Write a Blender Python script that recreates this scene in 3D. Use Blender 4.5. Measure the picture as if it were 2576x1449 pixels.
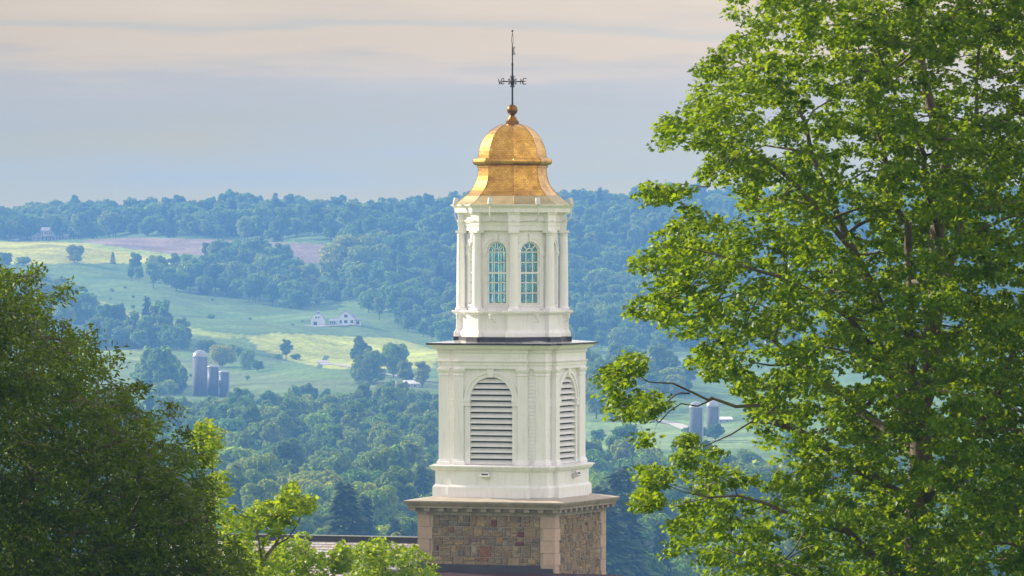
import bpy, bmesh, math, random
import numpy as np
from mathutils import Vector, Matrix
R = math.radians
C = bpy.context.scene.collection
sc = bpy.context.scene
for o in list(bpy.data.objects): bpy.data.objects.remove(o)

# ------------------------------------------------------------------ camera, sky, sun, exposure
EZ = 28.0                      # eye height above the ground at the foot of the chapel
LENS = 230.0
F = 2576 * LENS / 36.0         # focal length in units of a 2576-wide picture
EYE = 560.0                    # row of the eye level
cam = bpy.data.cameras.new('camera'); co = bpy.data.objects.new('camera', cam); C.objects.link(co)
cam.lens = LENS; cam.sensor_width = 36; cam.clip_start = 1; cam.clip_end = 30000
cam.shift_y = -(724.5 - EYE) / 2576
co.location = (0, 0, EZ); co.rotation_euler = (R(90), 0, 0)
sc.camera = co
SUN_EL, SUN_AZ = 24.0, 64.0    # elevation; degrees left of the view direction
sdir = Vector((-math.sin(R(SUN_AZ)) * math.cos(R(SUN_EL)), math.cos(R(SUN_AZ)) * math.cos(R(SUN_EL)), math.sin(R(SUN_EL))))
sl = bpy.data.lights.new('sun', 'SUN'); so = bpy.data.objects.new('sun', sl); C.objects.link(so)
sl.energy = 5.0; sl.angle = R(0.5); sl.color = (1.0, 0.90, 0.72)
so.rotation_euler = sdir.to_track_quat('Z', 'Y').to_euler()
so.location = (-200, 200, 200)
sc.view_settings.view_transform = 'Standard'; sc.view_settings.look = 'None'
sc.view_settings.exposure = 0.7; sc.view_settings.gamma = 1.0
sc.cycles.max_bounces = 8; sc.cycles.transparent_max_bounces = 24; sc.cycles.volume_bounces = 1
sc.cycles.transmission_bounces = 4; sc.cycles.diffuse_bounces = 3; sc.cycles.glossy_bounces = 3
sc.cycles.use_denoising = True
sc.cycles.sample_clamp_indirect = 6.0
HAZE_DENSITY = 1.65e-4
HAZE_COLOR = (0.185, 0.43, 1.0)

def world():
    w = bpy.data.worlds.new('World'); sc.world = w; w.use_nodes = True
    nt = w.node_tree; N = nt.nodes; L = nt.links; N.clear()
    out = N.new('ShaderNodeOutputWorld'); bg = N.new('ShaderNodeBackground')
    sky = N.new('ShaderNodeTexSky'); sky.sky_type = 'NISHITA'; sky.sun_disc = False
    sky.sun_elevation = R(SUN_EL); sky.sun_rotation = R(-SUN_AZ); sky.altitude = 300; sky.dust_density = 1.5
    bg.inputs['Strength'].default_value = 0.10
    tc = N.new('ShaderNodeTexCoord'); sep = N.new('ShaderNodeSeparateXYZ')
    L.new(tc.outputs['Generated'], sep.inputs[0])
    def math_(op, a, b=None, clamp=False):
        m = N.new('ShaderNodeMath'); m.operation = op; m.use_clamp = clamp
        for i, v in enumerate((a, b)):
            if v is None: continue
            if isinstance(v, (int, float)): m.inputs[i].default_value = v
            else: L.new(v, m.inputs[i])
        return m.outputs[0]
    # layered cloud: long thin bands, coordinates are direction (azimuth, elevation)
    cmb = N.new('ShaderNodeCombineXYZ')
    L.new(math_('MULTIPLY', sep.outputs['X'], 14.0), cmb.inputs[0])
    L.new(math_('MULTIPLY', sep.outputs['Y'], 2.0), cmb.inputs[1])
    L.new(math_('MULTIPLY', sep.outputs['Z'], 130.0), cmb.inputs[2])
    nz = N.new('ShaderNodeTexNoise'); nz.inputs['Scale'].default_value = 1.0; nz.inputs['Detail'].default_value = 5; nz.inputs['Roughness'].default_value = 0.5
    L.new(cmb.outputs[0], nz.inputs['Vector'])
    n = nz.outputs['Fac']
    # elevation wobbled by noise -> the underside of the high cream bank
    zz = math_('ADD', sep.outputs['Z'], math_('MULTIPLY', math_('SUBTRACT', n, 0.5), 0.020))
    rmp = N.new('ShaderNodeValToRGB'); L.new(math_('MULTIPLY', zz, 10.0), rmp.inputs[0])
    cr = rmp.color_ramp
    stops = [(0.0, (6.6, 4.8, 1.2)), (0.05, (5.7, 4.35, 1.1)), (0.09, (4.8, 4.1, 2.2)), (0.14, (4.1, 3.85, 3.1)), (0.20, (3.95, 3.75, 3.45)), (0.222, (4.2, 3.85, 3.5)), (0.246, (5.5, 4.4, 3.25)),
             (0.278, (5.5, 4.4, 3.25)), (0.296, (4.35, 4.0, 3.5)), (0.312, (4.95, 4.15, 3.3)), (0.34, (5.3, 4.3, 3.2)), (0.6, (6.8, 6.35, 6.15)), (1.0, (9.3, 8.75, 8.5))]  # unseen upper sky raised above the visible part to light the tower
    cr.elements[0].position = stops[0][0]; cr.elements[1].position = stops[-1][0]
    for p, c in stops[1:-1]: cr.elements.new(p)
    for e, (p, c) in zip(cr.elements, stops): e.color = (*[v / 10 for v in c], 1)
    vm = N.new('ShaderNodeVectorMath'); vm.operation = 'MULTIPLY'
    L.new(rmp.outputs[0], vm.inputs[0])
    # brighter towards the right of the view, away from the thick cloud
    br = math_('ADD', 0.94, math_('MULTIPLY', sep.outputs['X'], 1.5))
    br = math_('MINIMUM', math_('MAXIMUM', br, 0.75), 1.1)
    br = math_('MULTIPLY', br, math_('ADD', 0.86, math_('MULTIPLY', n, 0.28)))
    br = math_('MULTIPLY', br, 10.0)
    cb = N.new('ShaderNodeCombineXYZ')
    for i in range(3): L.new(br, cb.inputs[i])
    L.new(cb.outputs[0], vm.inputs[1])
    mix = N.new('ShaderNodeMix'); mix.data_type = 'RGBA'
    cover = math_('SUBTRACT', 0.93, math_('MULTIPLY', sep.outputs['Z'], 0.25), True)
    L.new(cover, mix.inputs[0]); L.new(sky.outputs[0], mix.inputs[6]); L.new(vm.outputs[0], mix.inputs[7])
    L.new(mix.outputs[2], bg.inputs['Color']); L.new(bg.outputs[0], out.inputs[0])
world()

# ------------------------------------------------------------------ helpers
def at(x, row, d): return Vector(((x - 1288) / F * d, d, EZ + (EYE - row) / F * d))

class MB:
    def __init__(s): s.v = []; s.f = []; s.col = None
    def add(s, vs, fs):
        n = len(s.v); s.v += [tuple(p) for p in vs]; s.f += [tuple(i + n for i in f) for f in fs]
    def box(s, x0, x1, y0, y1, z0, z1, M=None):
        vs = [Vector((x, y, z)) for z in (z0, z1) for (x, y) in ((x0, y0), (x1, y0), (x1, y1), (x0, y1))]
        if M: vs = [M @ p for p in vs]
        s.add(vs, [(3, 2, 1, 0), (4, 5, 6, 7), (0, 1, 5, 4), (1, 2, 6, 5), (2, 3, 7, 6), (3, 0, 4, 7)])
    def loft(s, rings, cap0=True, cap1=True, M=None):   # rings: list of lists of 3D points, equal count
        n = len(rings[0]); vs = [M @ Vector(p) if M else Vector(p) for r in rings for p in r]; fs = []
        for i in range(len(rings) - 1):
            for j in range(n):
                a = i * n + j; b = i * n + (j + 1) % n
                fs.append((a, b, b + n, a + n))
        if cap0: fs.append(tuple(reversed(range(n))))
        if cap1: fs.append(tuple(range((len(rings) - 1) * n, len(rings) * n)))
        s.add(vs, fs)
    def lathe(s, prof, n=24, c=(0, 0, 0), M=None, ph=0.0):   # prof: (r, z)
        rings = [[(c[0] + r * math.cos(ph + 2 * math.pi * j / n), c[1] + r * math.sin(ph + 2 * math.pi * j / n), c[2] + z) for j in range(n)] for r, z in prof]
        s.loft(rings, M=M)
    def tube(s, pts, rad, n=6, M=None):
        pts = [Vector(p) for p in pts]; rings = []
        if not isinstance(rad, (list, tuple)): rad = [rad] * len(pts)
        prev = None
        for i, p in enumerate(pts):
            t = (pts[min(i + 1, len(pts) - 1)] - pts[max(i - 1, 0)])
            if t.length < 1e-9: t = Vector((0, 0, 1))
            t.normalize()
            a = prev - t * prev.dot(t) if prev is not None else t.orthogonal()
            if a.length < 1e-6: a = t.orthogonal()
            a.normalize(); prev = a; b = t.cross(a)
            rings.append([p + (a * math.cos(2 * math.pi * k / n) + b * math.sin(2 * math.pi * k / n)) * rad[i] for k in range(n)])
        s.loft(rings, M=M)
    def build(s, name, mat, parent=None, smooth=False):
        me = bpy.data.meshes.new(name); me.from_pydata(s.v, [], s.f); me.update()
        if s.col is not None:
            ca = me.color_attributes.new('tint', 'FLOAT_COLOR', 'POINT')
            ca.data.foreach_set('color', np.array(s.col, dtype=np.float32).ravel())
        me.materials.append(mat)
        if smooth: me.polygons.foreach_set('use_smooth', [True] * len(me.polygons))
        o = bpy.data.objects.new(name, me); C.objects.link(o)
        if parent: o.parent = parent
        return o

def tag(o, label=None, cat=None, group=None, kind=None):
    if label: o['label'] = label
    if cat: o['category'] = cat
    if group: o['group'] = group
    if kind: o['kind'] = kind
    return o
def thing(name, label, cat, loc=(0, 0, 0), rz=0, group=None):
    o = bpy.data.objects.new(name, None); C.objects.link(o); o.location = loc; o.rotation_euler = (0, 0, rz)
    o.empty_display_size = 0.2
    return tag(o, label, cat, group)

def fast_mesh(name, V, faces_n, loops, col, mat, smooth=False):
    """V (n,3); all faces have faces_n corners; loops flat index array"""
    me = bpy.data.meshes.new(name)
    nf = len(loops) // faces_n
    me.vertices.add(len(V)); me.vertices.foreach_set('co', np.asarray(V, np.float32).ravel())
    me.loops.add(len(loops)); me.loops.foreach_set('vertex_index', np.asarray(loops, np.int32))
    me.polygons.add(nf)
    me.polygons.foreach_set('loop_start', np.arange(0, nf * faces_n, faces_n, dtype=np.int32))
    me.polygons.foreach_set('loop_total', np.full(nf, faces_n, np.int32))
    if smooth: me.polygons.foreach_set('use_smooth', np.ones(nf, bool))
    me.update(calc_edges=True)
    if col is not None:
        ca = me.color_attributes.new('tint', 'FLOAT_COLOR', 'POINT')
        c4 = np.ones((len(V), 4), np.float32); c4[:, :3] = col
        ca.data.foreach_set('color', c4.ravel())
    me.materials.append(mat)
    return me

# ------------------------------------------------------------------ materials
def mat(name):
    m = bpy.data.materials.new(name); m.use_nodes = True
    nt = m.node_tree; nt.nodes.clear(); return m, nt.nodes, nt.links
def principled(name, col, rough=0.6, metal=0.0, var=0.08, scale=3.0, bump=0.0, bscale=20.0, spec=0.4, tint=False, stain=None):
    m, N, L = mat(name)
    out = N.new('ShaderNodeOutputMaterial'); b = N.new('ShaderNodeBsdfPrincipled'); L.new(b.outputs[0], out.inputs[0])
    b.inputs['Roughness'].default_value = rough; b.inputs['Metallic'].default_value = metal
    b.inputs['Specular IOR Level'].default_value = spec
    tc = N.new('ShaderNodeTexCoord')
    nz = N.new('ShaderNodeTexNoise'); nz.inputs['Scale'].default_value = scale; nz.inputs['Detail'].default_value = 6
    L.new(tc.outputs['Object'], nz.inputs['Vector'])
    mr = N.new('ShaderNodeMapRange'); mr.inputs[1].default_value = 0.3; mr.inputs[2].default_value = 0.7
    mr.inputs[3].default_value = 1 - var; mr.inputs[4].default_value = 1 + var
    L.new(nz.outputs['Fac'], mr.inputs[0])
    mx = N.new('ShaderNodeVectorMath'); mx.operation = 'MULTIPLY'
    if tint:
        at_ = N.new('ShaderNodeVertexColor'); at_.layer_name = 'tint'; L.new(at_.outputs[0], mx.inputs[0])
    else: mx.inputs[0].default_value = col
    L.new(mr.outputs[0], mx.inputs[1])
    src = mx.outputs[0]
    if stain:   # streaks with a shape of their own
        mp = N.new('ShaderNodeMapping'); mp.inputs['Scale'].default_value = (5, 5, 0.5); L.new(tc.outputs['Object'], mp.inputs[0])
        n2 = N.new('ShaderNodeTexNoise'); n2.inputs['Scale'].default_value = 1.6; n2.inputs['Detail'].default_value = 8; n2.inputs['Roughness'].default_value = 0.7
        L.new(mp.outputs[0], n2.inputs['Vector'])
        r2 = N.new('ShaderNodeMapRange'); r2.inputs[1].default_value = 0.52; r2.inputs[2].default_value = 0.75; L.new(n2.outputs['Fac'], r2.inputs[0])
        r2.inputs[4].default_value = stain[1]
        m2 = N.new('ShaderNodeMix'); m2.data_type = 'RGBA'; L.new(r2.outputs[0], m2.inputs[0]); L.new(src, m2.inputs[6]); m2.inputs[7].default_value = (*stain[0], 1)
        src = m2.outputs[2]
    L.new(src, b.inputs['Base Color'])
    if bump:
        n3 = N.new('ShaderNodeTexNoise'); n3.inputs['Scale'].default_value = bscale; n3.inputs['Detail'].default_value = 5
        L.new(tc.outputs['Object'], n3.inputs['Vector'])
        bp = N.new('ShaderNodeBump'); bp.inputs['Strength'].default_value = bump; bp.inputs['Distance'].default_value = 0.05
        L.new(n3.outputs['Fac'], bp.inputs['Height']); L.new(bp.outputs[0], b.inputs['Normal'])
    return m

def siding_mat():
    m = principled('white_painted_wood', (0.815, 0.79, 0.785), 0.55, var=0.03, scale=2.0, stain=((0.58, 0.54, 0.46), 0.6))
    return m
def leaf_mat(name, base, trans, rough=0.42, tf=0.42, objvar=0.0, spec=0.5):
    m, N, L = mat(name)
    out = N.new('ShaderNodeOutputMaterial')
    at_ = N.new('ShaderNodeVertexColor'); at_.layer_name = 'tint'
    def mul(c, src):
        v = N.new('ShaderNodeVectorMath'); v.operation = 'MULTIPLY'; v.inputs[0].default_value = c; L.new(src, v.inputs[1]); return v.outputs[0]
    src = at_.outputs[0]
    if objvar:
        oi = N.new('ShaderNodeObjectInfo'); rp = N.new('ShaderNodeValToRGB'); L.new(oi.outputs['Random'], rp.inputs[0])
        e = rp.color_ramp.elements; e[0].color = (0.5, 0.62, 0.7, 1); e[1].color = (1.45, 1.15, 0.75, 1)
        for p, c in ((0.25, (1.05, 1.0, 0.85, 1)), (0.5, (0.6, 0.85, 0.9, 1)), (0.75, (1.2, 1.2, 1.2, 1))):
            k = e.new(p); k.color = c
        v = N.new('ShaderNodeVectorMath'); v.operation = 'MULTIPLY'; L.new(rp.outputs[0], v.inputs[0]); L.new(src, v.inputs[1]); src = v.outputs[0]
    b = N.new('ShaderNodeBsdfPrincipled'); b.inputs['Roughness'].default_value = rough; b.inputs['Specular IOR Level'].default_value = spec
    L.new(mul(base, src), b.inputs['Base Color'])
    t = N.new('ShaderNodeBsdfTranslucent'); L.new(mul(trans, src), t.inputs['Color'])
    mx = N.new('ShaderNodeMixShader'); mx.inputs[0].default_value = tf
    L.new(b.outputs[0], mx.inputs[1]); L.new(t.outputs[0], mx.inputs[2]); L.new(mx.outputs[0], out.inputs[0])
    return m

def gold_mat():
    m, N, L = mat('gold_leaf')
    out = N.new('ShaderNodeOutputMaterial'); b = N.new('ShaderNodeBsdfPrincipled'); L.new(b.outputs[0], out.inputs[0])
    b.inputs['Metallic'].default_value = 1.0
    tc = N.new('ShaderNodeTexCoord')
    nz = N.new('ShaderNodeTexNoise'); nz.inputs['Scale'].default_value = 2.2; nz.inputs['Detail'].default_value = 9; nz.inputs['Roughness'].default_value = 0.7
    L.new(tc.outputs['Object'], nz.inputs['Vector'])
    rp = N.new('ShaderNodeValToRGB'); L.new(nz.outputs['Fac'], rp.inputs[0])
    e = rp.color_ramp.elements; e[0].position = 0.34; e[0].color = (0.43, 0.23, 0.045, 1); e[1].position = 0.62; e[1].color = (0.80, 0.475, 0.105, 1)
    k = e.new(0.47); k.color = (0.63, 0.35, 0.07, 1)
    # small dark pits and the square leaf joints
    mp = N.new('ShaderNodeMapping'); mp.inputs['Scale'].default_value = (1, 1, 1); L.new(tc.outputs['UV'], mp.inputs[0])
    bk = N.new('ShaderNodeTexBrick'); bk.inputs['Scale'].default_value = 1.0; bk.offset = 0.5
    bk.inputs['Brick Width'].default_value = 0.16; bk.inputs['Row Height'].default_value = 0.085; bk.inputs['Mortar Size'].default_value = 0.007; bk.inputs['Mortar Smooth'].default_value = 0.7
    bk.inputs['Color1'].default_value = (1, 1, 1, 1); bk.inputs['Color2'].default_value = (0.80, 0.77, 0.70, 1); bk.inputs['Mortar'].default_value = (0.34, 0.28, 0.2, 1)
    L.new(mp.outputs[0], bk.inputs['Vector'])
    n2 = N.new('ShaderNodeTexNoise'); n2.inputs['Scale'].default_value = 16; n2.inputs['Detail'].default_value = 4; L.new(tc.outputs['Object'], n2.inputs['Vector'])
    r2 = N.new('ShaderNodeMapRange'); r2.inputs[1].default_value = 0.6; r2.inputs[2].default_value = 0.72; r2.inputs[3].default_value = 1.0; r2.inputs[4].default_value = 0.35; L.new(n2.outputs['Fac'], r2.inputs[0])
    v1 = N.new('ShaderNodeVectorMath'); v1.operation = 'MULTIPLY'; L.new(rp.outputs[0], v1.inputs[0]); L.new(bk.outputs[0], v1.inputs[1])
    v2 = N.new('ShaderNodeVectorMath'); v2.operation = 'MULTIPLY'; L.new(v1.outputs[0], v2.inputs[0]); L.new(r2.outputs[0], v2.inputs[1])
    L.new(v2.outputs[0], b.inputs['Base Color'])
    rr = N.new('ShaderNodeMapRange'); rr.inputs[1].default_value = 0.3; rr.inputs[2].default_value = 0.7; rr.inputs[3].default_value = 0.42; rr.inputs[4].default_value = 0.22
    L.new(nz.outputs['Fac'], rr.inputs[0]); L.new(rr.outputs[0], b.inputs['Roughness'])
    bp = N.new('ShaderNodeBump'); bp.inputs['Strength'].default_value = 0.35; bp.inputs['Distance'].default_value = 0.03
    n3 = N.new('ShaderNodeTexNoise'); n3.inputs['Scale'].default_value = 9; n3.inputs['Detail'].default_value = 5; L.new(tc.outputs['Object'], n3.inputs['Vector'])
    L.new(n3.outputs['Fac'], bp.inputs['Height']); L.new(bp.outputs[0], b.inputs['Normal'])
    return m
def glass_mat():
    m, N, L = mat('window_glass')
    out = N.new('ShaderNodeOutputMaterial'); t = N.new('ShaderNodeBsdfTransparent'); t.inputs[0].default_value = (0.66, 0.90, 0.87, 1)
    tc = N.new('ShaderNodeTexCoord'); nz = N.new('ShaderNodeTexNoise'); nz.inputs['Scale'].default_value = 3.5; nz.inputs['Detail'].default_value = 3; L.new(tc.outputs['Object'], nz.inputs['Vector'])
    rp_ = N.new('ShaderNodeValToRGB'); e = rp_.color_ramp.elements; e[0].position = .35; e[0].color = (.46, .74, .74, 1); e[1].position = .65; e[1].color = (.80, .95, .92, 1); L.new(nz.outputs['Fac'], rp_.inputs[0]); L.new(rp_.outputs[0], t.inputs[0])
    g = N.new('ShaderNodeBsdfGlossy'); g.inputs['Roughness'].default_value = 0.05; g.inputs['Color'].default_value = (0.8, 1, 0.98, 1)
    fr = N.new('ShaderNodeFresnel'); fr.inputs[0].default_value = 1.5
    mx = N.new('ShaderNodeMixShader'); L.new(fr.outputs[0], mx.inputs[0]); L.new(t.outputs[0], mx.inputs[1]); L.new(g.outputs[0], mx.inputs[2]); L.new(mx.outputs[0], out.inputs[0])
    return m
M_WHITE = siding_mat()
M_LOUVRE = principled('louvre_paint', (0.72, 0.70, 0.69), 0.6, var=0.05)
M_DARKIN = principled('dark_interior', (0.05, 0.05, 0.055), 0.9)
M_INWALL = principled('lantern_inside', (0.33, 0.31, 0.28), 0.9)
M_METAL = principled('dark_roof_metal', (0.045, 0.036, 0.045), 0.5, var=0.2)
M_LEAD = principled('grey_roof_metal', (0.55, 0.54, 0.53), 0.25, metal=0.85, var=0.12)
M_GOLD = gold_mat()
M_SKIRT = principled('weathered_copper', (0.42, 0.33, 0.17), 0.5, metal=0.45, var=0.15, scale=2.5, stain=((0.36, 0.45, 0.30), 0.8))
M_IRON = principled('black_iron', (0.012, 0.012, 0.014), 0.45)
M_GLASS = glass_mat()
M_STONE = principled('rubble_stone', (1, 1, 1), 0.9, var=0.22, scale=9, bump=0.9, bscale=14, tint=True)
M_MORTAR = principled('mortar', (0.42, 0.35, 0.27), 0.95, var=0.1)
M_QUOIN = principled('pink_sandstone', (1, 1, 1), 0.85, var=0.08, scale=4, bump=0.15, bscale=40, tint=True)
M_CORN = principled('cornice_stone', (0.29, 0.235, 0.175), 0.85, var=0.22, scale=2.5, bump=0.2, stain=((0.13, 0.11, 0.085), 0.75))
M_SLAB = principled('cornice_top', (0.42, 0.36, 0.295), 0.85, var=0.12)
M_SLATE = principled('roof_slate', (1, 1, 1), 0.38, var=0.1, scale=5, tint=True)
M_BARK = principled('bark', (0.13, 0.105, 0.08), 0.9, var=0.35, scale=6, bump=0.6, bscale=12)
M_FIXT = principled('fixture_paint', (0.62, 0.61, 0.58), 0.45)
M_TREEBARK = principled('far_bark', (0.10, 0.085, 0.07), 0.95)
M_FARLEAF = leaf_mat('far_foliage', (0.115, 0.19, 0.012), (0.36, 0.50, 0.012), rough=0.6, tf=0.40, objvar=1, spec=0.1)
M_VALLEAF = leaf_mat('valley_foliage', (0.13, 0.21, 0.008), (0.40, 0.50, 0.010), rough=0.6, tf=0.42, objvar=1, spec=0.1)
M_CONLEAF = leaf_mat('conifer_needles', (0.045, 0.080, 0.026), (0.07, 0.10, 0.02), rough=0.6, tf=0.15, objvar=1, spec=0.2)
M_MAPLE = leaf_mat('maple_leaf', (0.058, 0.130, 0.005), (0.37, 0.52, 0.008), rough=0.42, tf=0.46, spec=0.25)
M_ASH = leaf_mat('dark_leaf', (0.056, 0.105, 0.005), (0.18, 0.26, 0.007), rough=0.45, tf=0.40, spec=0.22)
M_YOUNG = leaf_mat('young_leaf', (0.11, 0.21, 0.010), (0.46, 0.58, 0.02), rough=0.40, tf=0.45, spec=0.3)

# ------------------------------------------------------------------ terrain
PROF = [(0, -2), (60, -7), (150, -17), (274, -28), (500, -50), (800, -68), (1100, -77), (1800, -75), (2300, -71), (2600, -67.5), (3000, -61),
        (3300, -50), (3550, -31), (3740, -11), (3850, -7), (4100, 2), (4350, 3), (4700, -4), (8000, -40)]
PD = np.array([p[0] for p in PROF], float); PZ = np.array([p[1] for p in PROF], float)
def smooth_prof(d):
    return (np.interp(d - 60, PD, PZ) + np.interp(d, PD, PZ) * 2 + np.interp(d + 60, PD, PZ)) / 4
def ground(X, d):
    """height relative to the eye"""
    X = np.asarray(X, float); d = np.asarray(d, float)
    z = np.where(d < 900, np.interp(d, PD, PZ), smooth_prof(d))
    far = np.clip((d - 1900) / 700, 0, 1)
    z = z + far * (2.0 * np.sin(X / 41 + d / 130) + 1.6 * np.sin(X / 23 - d / 97 + 1.3) + 0.6 * np.sin(X / 9.0 + d / 35))
    z = z + 8.0 * np.exp(-((X + 190) / 85) ** 2 - ((d - 3150) / 120) ** 2)         # spur on the left
    z = z + 4.0 * np.exp(-((X + 60) / 50) ** 2 - ((d - 3290) / 70) ** 2)           # knoll under the white farm
    z = z - 5.0 * np.exp(-((X + 90) / 45) ** 2 - ((d - 3020) / 90) ** 2)           # hollow of the bright meadow
    z = z + np.clip((d - 3600) / 500, 0, 1) * (np.clip(X, -260, 200) * 0.022 - 1.0)                    # ridge rises to the right
    return z
def row_of(X, d): return EYE - ground(X, d) / d * F
def ground_at(x, row, d0=900.0, d1=4400.0):
    ds = np.linspace(d0, d1, 1400); X = (x - 1288) / F * ds
    r = row_of(X, ds); k = np.argmax(r <= row)
    if r[k] > row: k = len(ds) - 1
    d = ds[k]; Xx = (x - 1288) / F * d
    return Vector((Xx, d, EZ + float(ground(Xx, d))))
def inpoly(px, py, poly):
    px = np.asarray(px); py = np.asarray(py); c = np.zeros(px.shape, bool); n = len(poly)
    for i in range(n):
        x0, y0 = poly[i]; x1, y1 = poly[(i + 1) % n]
        if y0 == y1: continue
        c ^= ((y0 > py) != (y1 > py)) & (px < (x1 - x0) * (py - y0) / (y1 - y0) + x0)
    return c
P_YELLOW = [(-80, 604), (120, 607), (215, 612), (250, 624), (430, 648), (440, 664), (200, 662), (-80, 668)]
P_YELLOW2 = [(215, 610), (300, 622), (470, 645), (430, 652), (250, 626)]
P_BROWN = [(200, 606), (330, 597), (560, 603), (850, 616), (850, 670), (700, 654), (450, 641), (300, 622)]
P_MEADOW = [(620, 848), (700, 838), (860, 846), (1000, 852), (1110, 884), (1090, 925), (930, 930), (830, 928), (720, 905), (650, 880)]
P_LOW = [(240, 868), (400, 880), (560, 930), (800, 955), (1100, 955), (1100, 985), (240, 985)]
P_SUNLIT_CREST = [(237, 752), (330, 780), (430, 815), (560, 838), (660, 846), (560, 852), (430, 832), (320, 797)]  # sunlight along the crest, painted as a brighter band of field colour
P_LOW2 = [(225, 872), (330, 880), (470, 915), (480, 935), (330, 905), (225, 890)]
P_RFIELD = [(1470, 1062), (1720, 1058), (1900, 1075), (1900, 1130), (1470, 1130)]
P_RFIELD2 = [(1470, 884), (1740, 890), (1760, 960), (1470, 950)]
def ground_mat():
    m, N, L = mat('field_ground'); out = N.new('ShaderNodeOutputMaterial'); b = N.new('ShaderNodeBsdfPrincipled'); L.new(b.outputs[0], out.inputs[0])
    b.inputs['Roughness'].default_value = 0.95; b.inputs['Specular IOR Level'].default_value = 0.1
    vc = N.new('ShaderNodeVertexColor'); vc.layer_name = 'tint'; tc = N.new('ShaderNodeTexCoord'); src = vc.outputs[0]
    # patchy growth, then mowing and plough lines, then tussocks
    for scl, rz, nsc, lo, hi in (((1, 1, 1), 0, 0.035, .68, 1.32), ((.02, .38, 1), 12, 1.0, .80, 1.2), ((1, .5, 1), 0, .45, .72, 1.28)):
        mp = N.new('ShaderNodeMapping'); mp.inputs['Scale'].default_value = scl; mp.inputs['Rotation'].default_value = (0, 0, R(rz)); L.new(tc.outputs['Object'], mp.inputs[0])
        nz = N.new('ShaderNodeTexNoise'); nz.inputs['Scale'].default_value = nsc; nz.inputs['Detail'].default_value = 5; nz.inputs['Roughness'].default_value = .6; L.new(mp.outputs[0], nz.inputs['Vector'])
        mr = N.new('ShaderNodeMapRange'); mr.inputs[1].default_value = .3; mr.inputs[2].default_value = .7; mr.inputs[3].default_value = lo; mr.inputs[4].default_value = hi; L.new(nz.outputs['Fac'], mr.inputs[0])
        v = N.new('ShaderNodeVectorMath'); v.operation = 'MULTIPLY'; L.new(src, v.inputs[0]); L.new(mr.outputs[0], v.inputs[1]); src = v.outputs[0]
    L.new(src, b.inputs['Base Color']); return m
def terrain():
    rng = np.random.default_rng(1)
    du = np.concatenate([np.linspace(-0.5, -0.11, 24), np.linspace(-0.1, 0.1, 380), np.linspace(0.11, 0.5, 24)])
    dd = np.concatenate([np.linspace(0, 900, 60), np.linspace(915, 2300, 90), np.linspace(2308, 4300, 380), np.linspace(4320, 4700, 14)])
    U, D = np.meshgrid(du, dd)
    wid = np.maximum(D, 60)
    X = U * wid
    Z = EZ + ground(X, D)
    Z = Z + np.where(D > 2200, rng.normal(0, 0.06, Z.shape), 0)
    V = np.stack([X, D - 40 * (D < 1), Z], -1).reshape(-1, 3)
    nr, nc = U.shape
    idx = np.arange(nr * nc).reshape(nr, nc)
    q = np.stack([idx[:-1, :-1], idx[:-1, 1:], idx[1:, 1:], idx[1:, :-1]], -1).reshape(-1)
    px = 1288 + X / np.maximum(D, 1) * F; py = EYE - (Z - EZ) / np.maximum(D, 1) * F
    jx = px + rng.normal(0, 3, px.shape); jy = py + rng.normal(0, 0.8, px.shape)
    col = np.empty(U.shape + (3,)); col[:] = (0.125, 0.20, 0.042)
    n = 0.5 + 0.25 * np.sin(X / 17 + np.sin(D / 29) * 2) + 0.25 * np.sin(D / 11 + np.sin(X / 13) * 1.5)
    col += (n[..., None] - 0.5) * np.array([0.05, 0.05, 0.015])
    for P, c in ((P_LOW, (0.15, 0.20, 0.055)), (P_SUNLIT_CREST, (0.30, 0.36, 0.06)), (P_LOW2, (0.22, 0.28, 0.06)), (P_MEADOW, (0.40, 0.43, 0.06)), (P_YELLOW, (0.47, 0.45, 0.05)), (P_BROWN, (0.27, 0.19, 0.14)), (P_YELLOW2, (0.36, 0.42, 0.06)),
                 (P_RFIELD, (0.20, 0.28, 0.08)), (P_RFIELD2, (0.13, 0.19, 0.07))):
        k = inpoly(jx, jy, P) & (D > 1500)
        col[k] = np.array(c) * (0.88 + 0.24 * n[k])[:, None]
    col *= (1 + rng.normal(0, 0.07, U.shape))[..., None]
    m = ground_mat()
    me = fast_mesh('ground', V, 4, q, np.clip(col, 0.01, 1).reshape(-1, 3), m, True)
    o = bpy.data.objects.new('ground', me); C.objects.link(o); tag(o, kind='structure')
terrain()
def road(name, pts, w, c, lift=0.2):
    P = [ground_at(x, r) for x, r in pts]; Q = []
    for a, b in zip(P[:-1], P[1:]):
        for t in np.linspace(0, 1, 12, endpoint=False): Q.append(a.lerp(b, t))
    Q.append(P[-1]); mb = MB(); vs = []
    for i, p in enumerate(Q):
        t = (Q[min(i + 1, len(Q) - 1)] - Q[max(i - 1, 0)]); t.z = 0; t.normalize(); s = Vector((-t.y, t.x, 0)) * w / 2
        for q in (p - s, p + s): vs.append((q.x, q.y, EZ + float(ground(q.x, q.y)) + lift))
    mb.add(vs, [(2 * i, 2 * i + 1, 2 * i + 3, 2 * i + 2) for i in range(len(Q) - 1)])
    return tag(mb.build(name, principled(name + '_gravel', c, 0.95), smooth=True), kind='structure')
road('gravel_road', [(810, 908), (870, 922), (960, 940), (1060, 958), (1120, 962)], 5, (0.42, 0.37, 0.31))
road('gravel_road', [(1590, 1050), (1640, 1056), (1700, 1068), (1740, 1085)], 5, (0.5, 0.45, 0.38))
road('drainage_ditch', [(803, 928), (808, 915), (817, 905), (822, 897)], 2.2, (0.05, 0.08, 0.03), .15)
road('farm_drive', [(775, 822), (850, 820), (910, 818)], 5, (0.45, 0.41, 0.36), 0.3)

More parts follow.
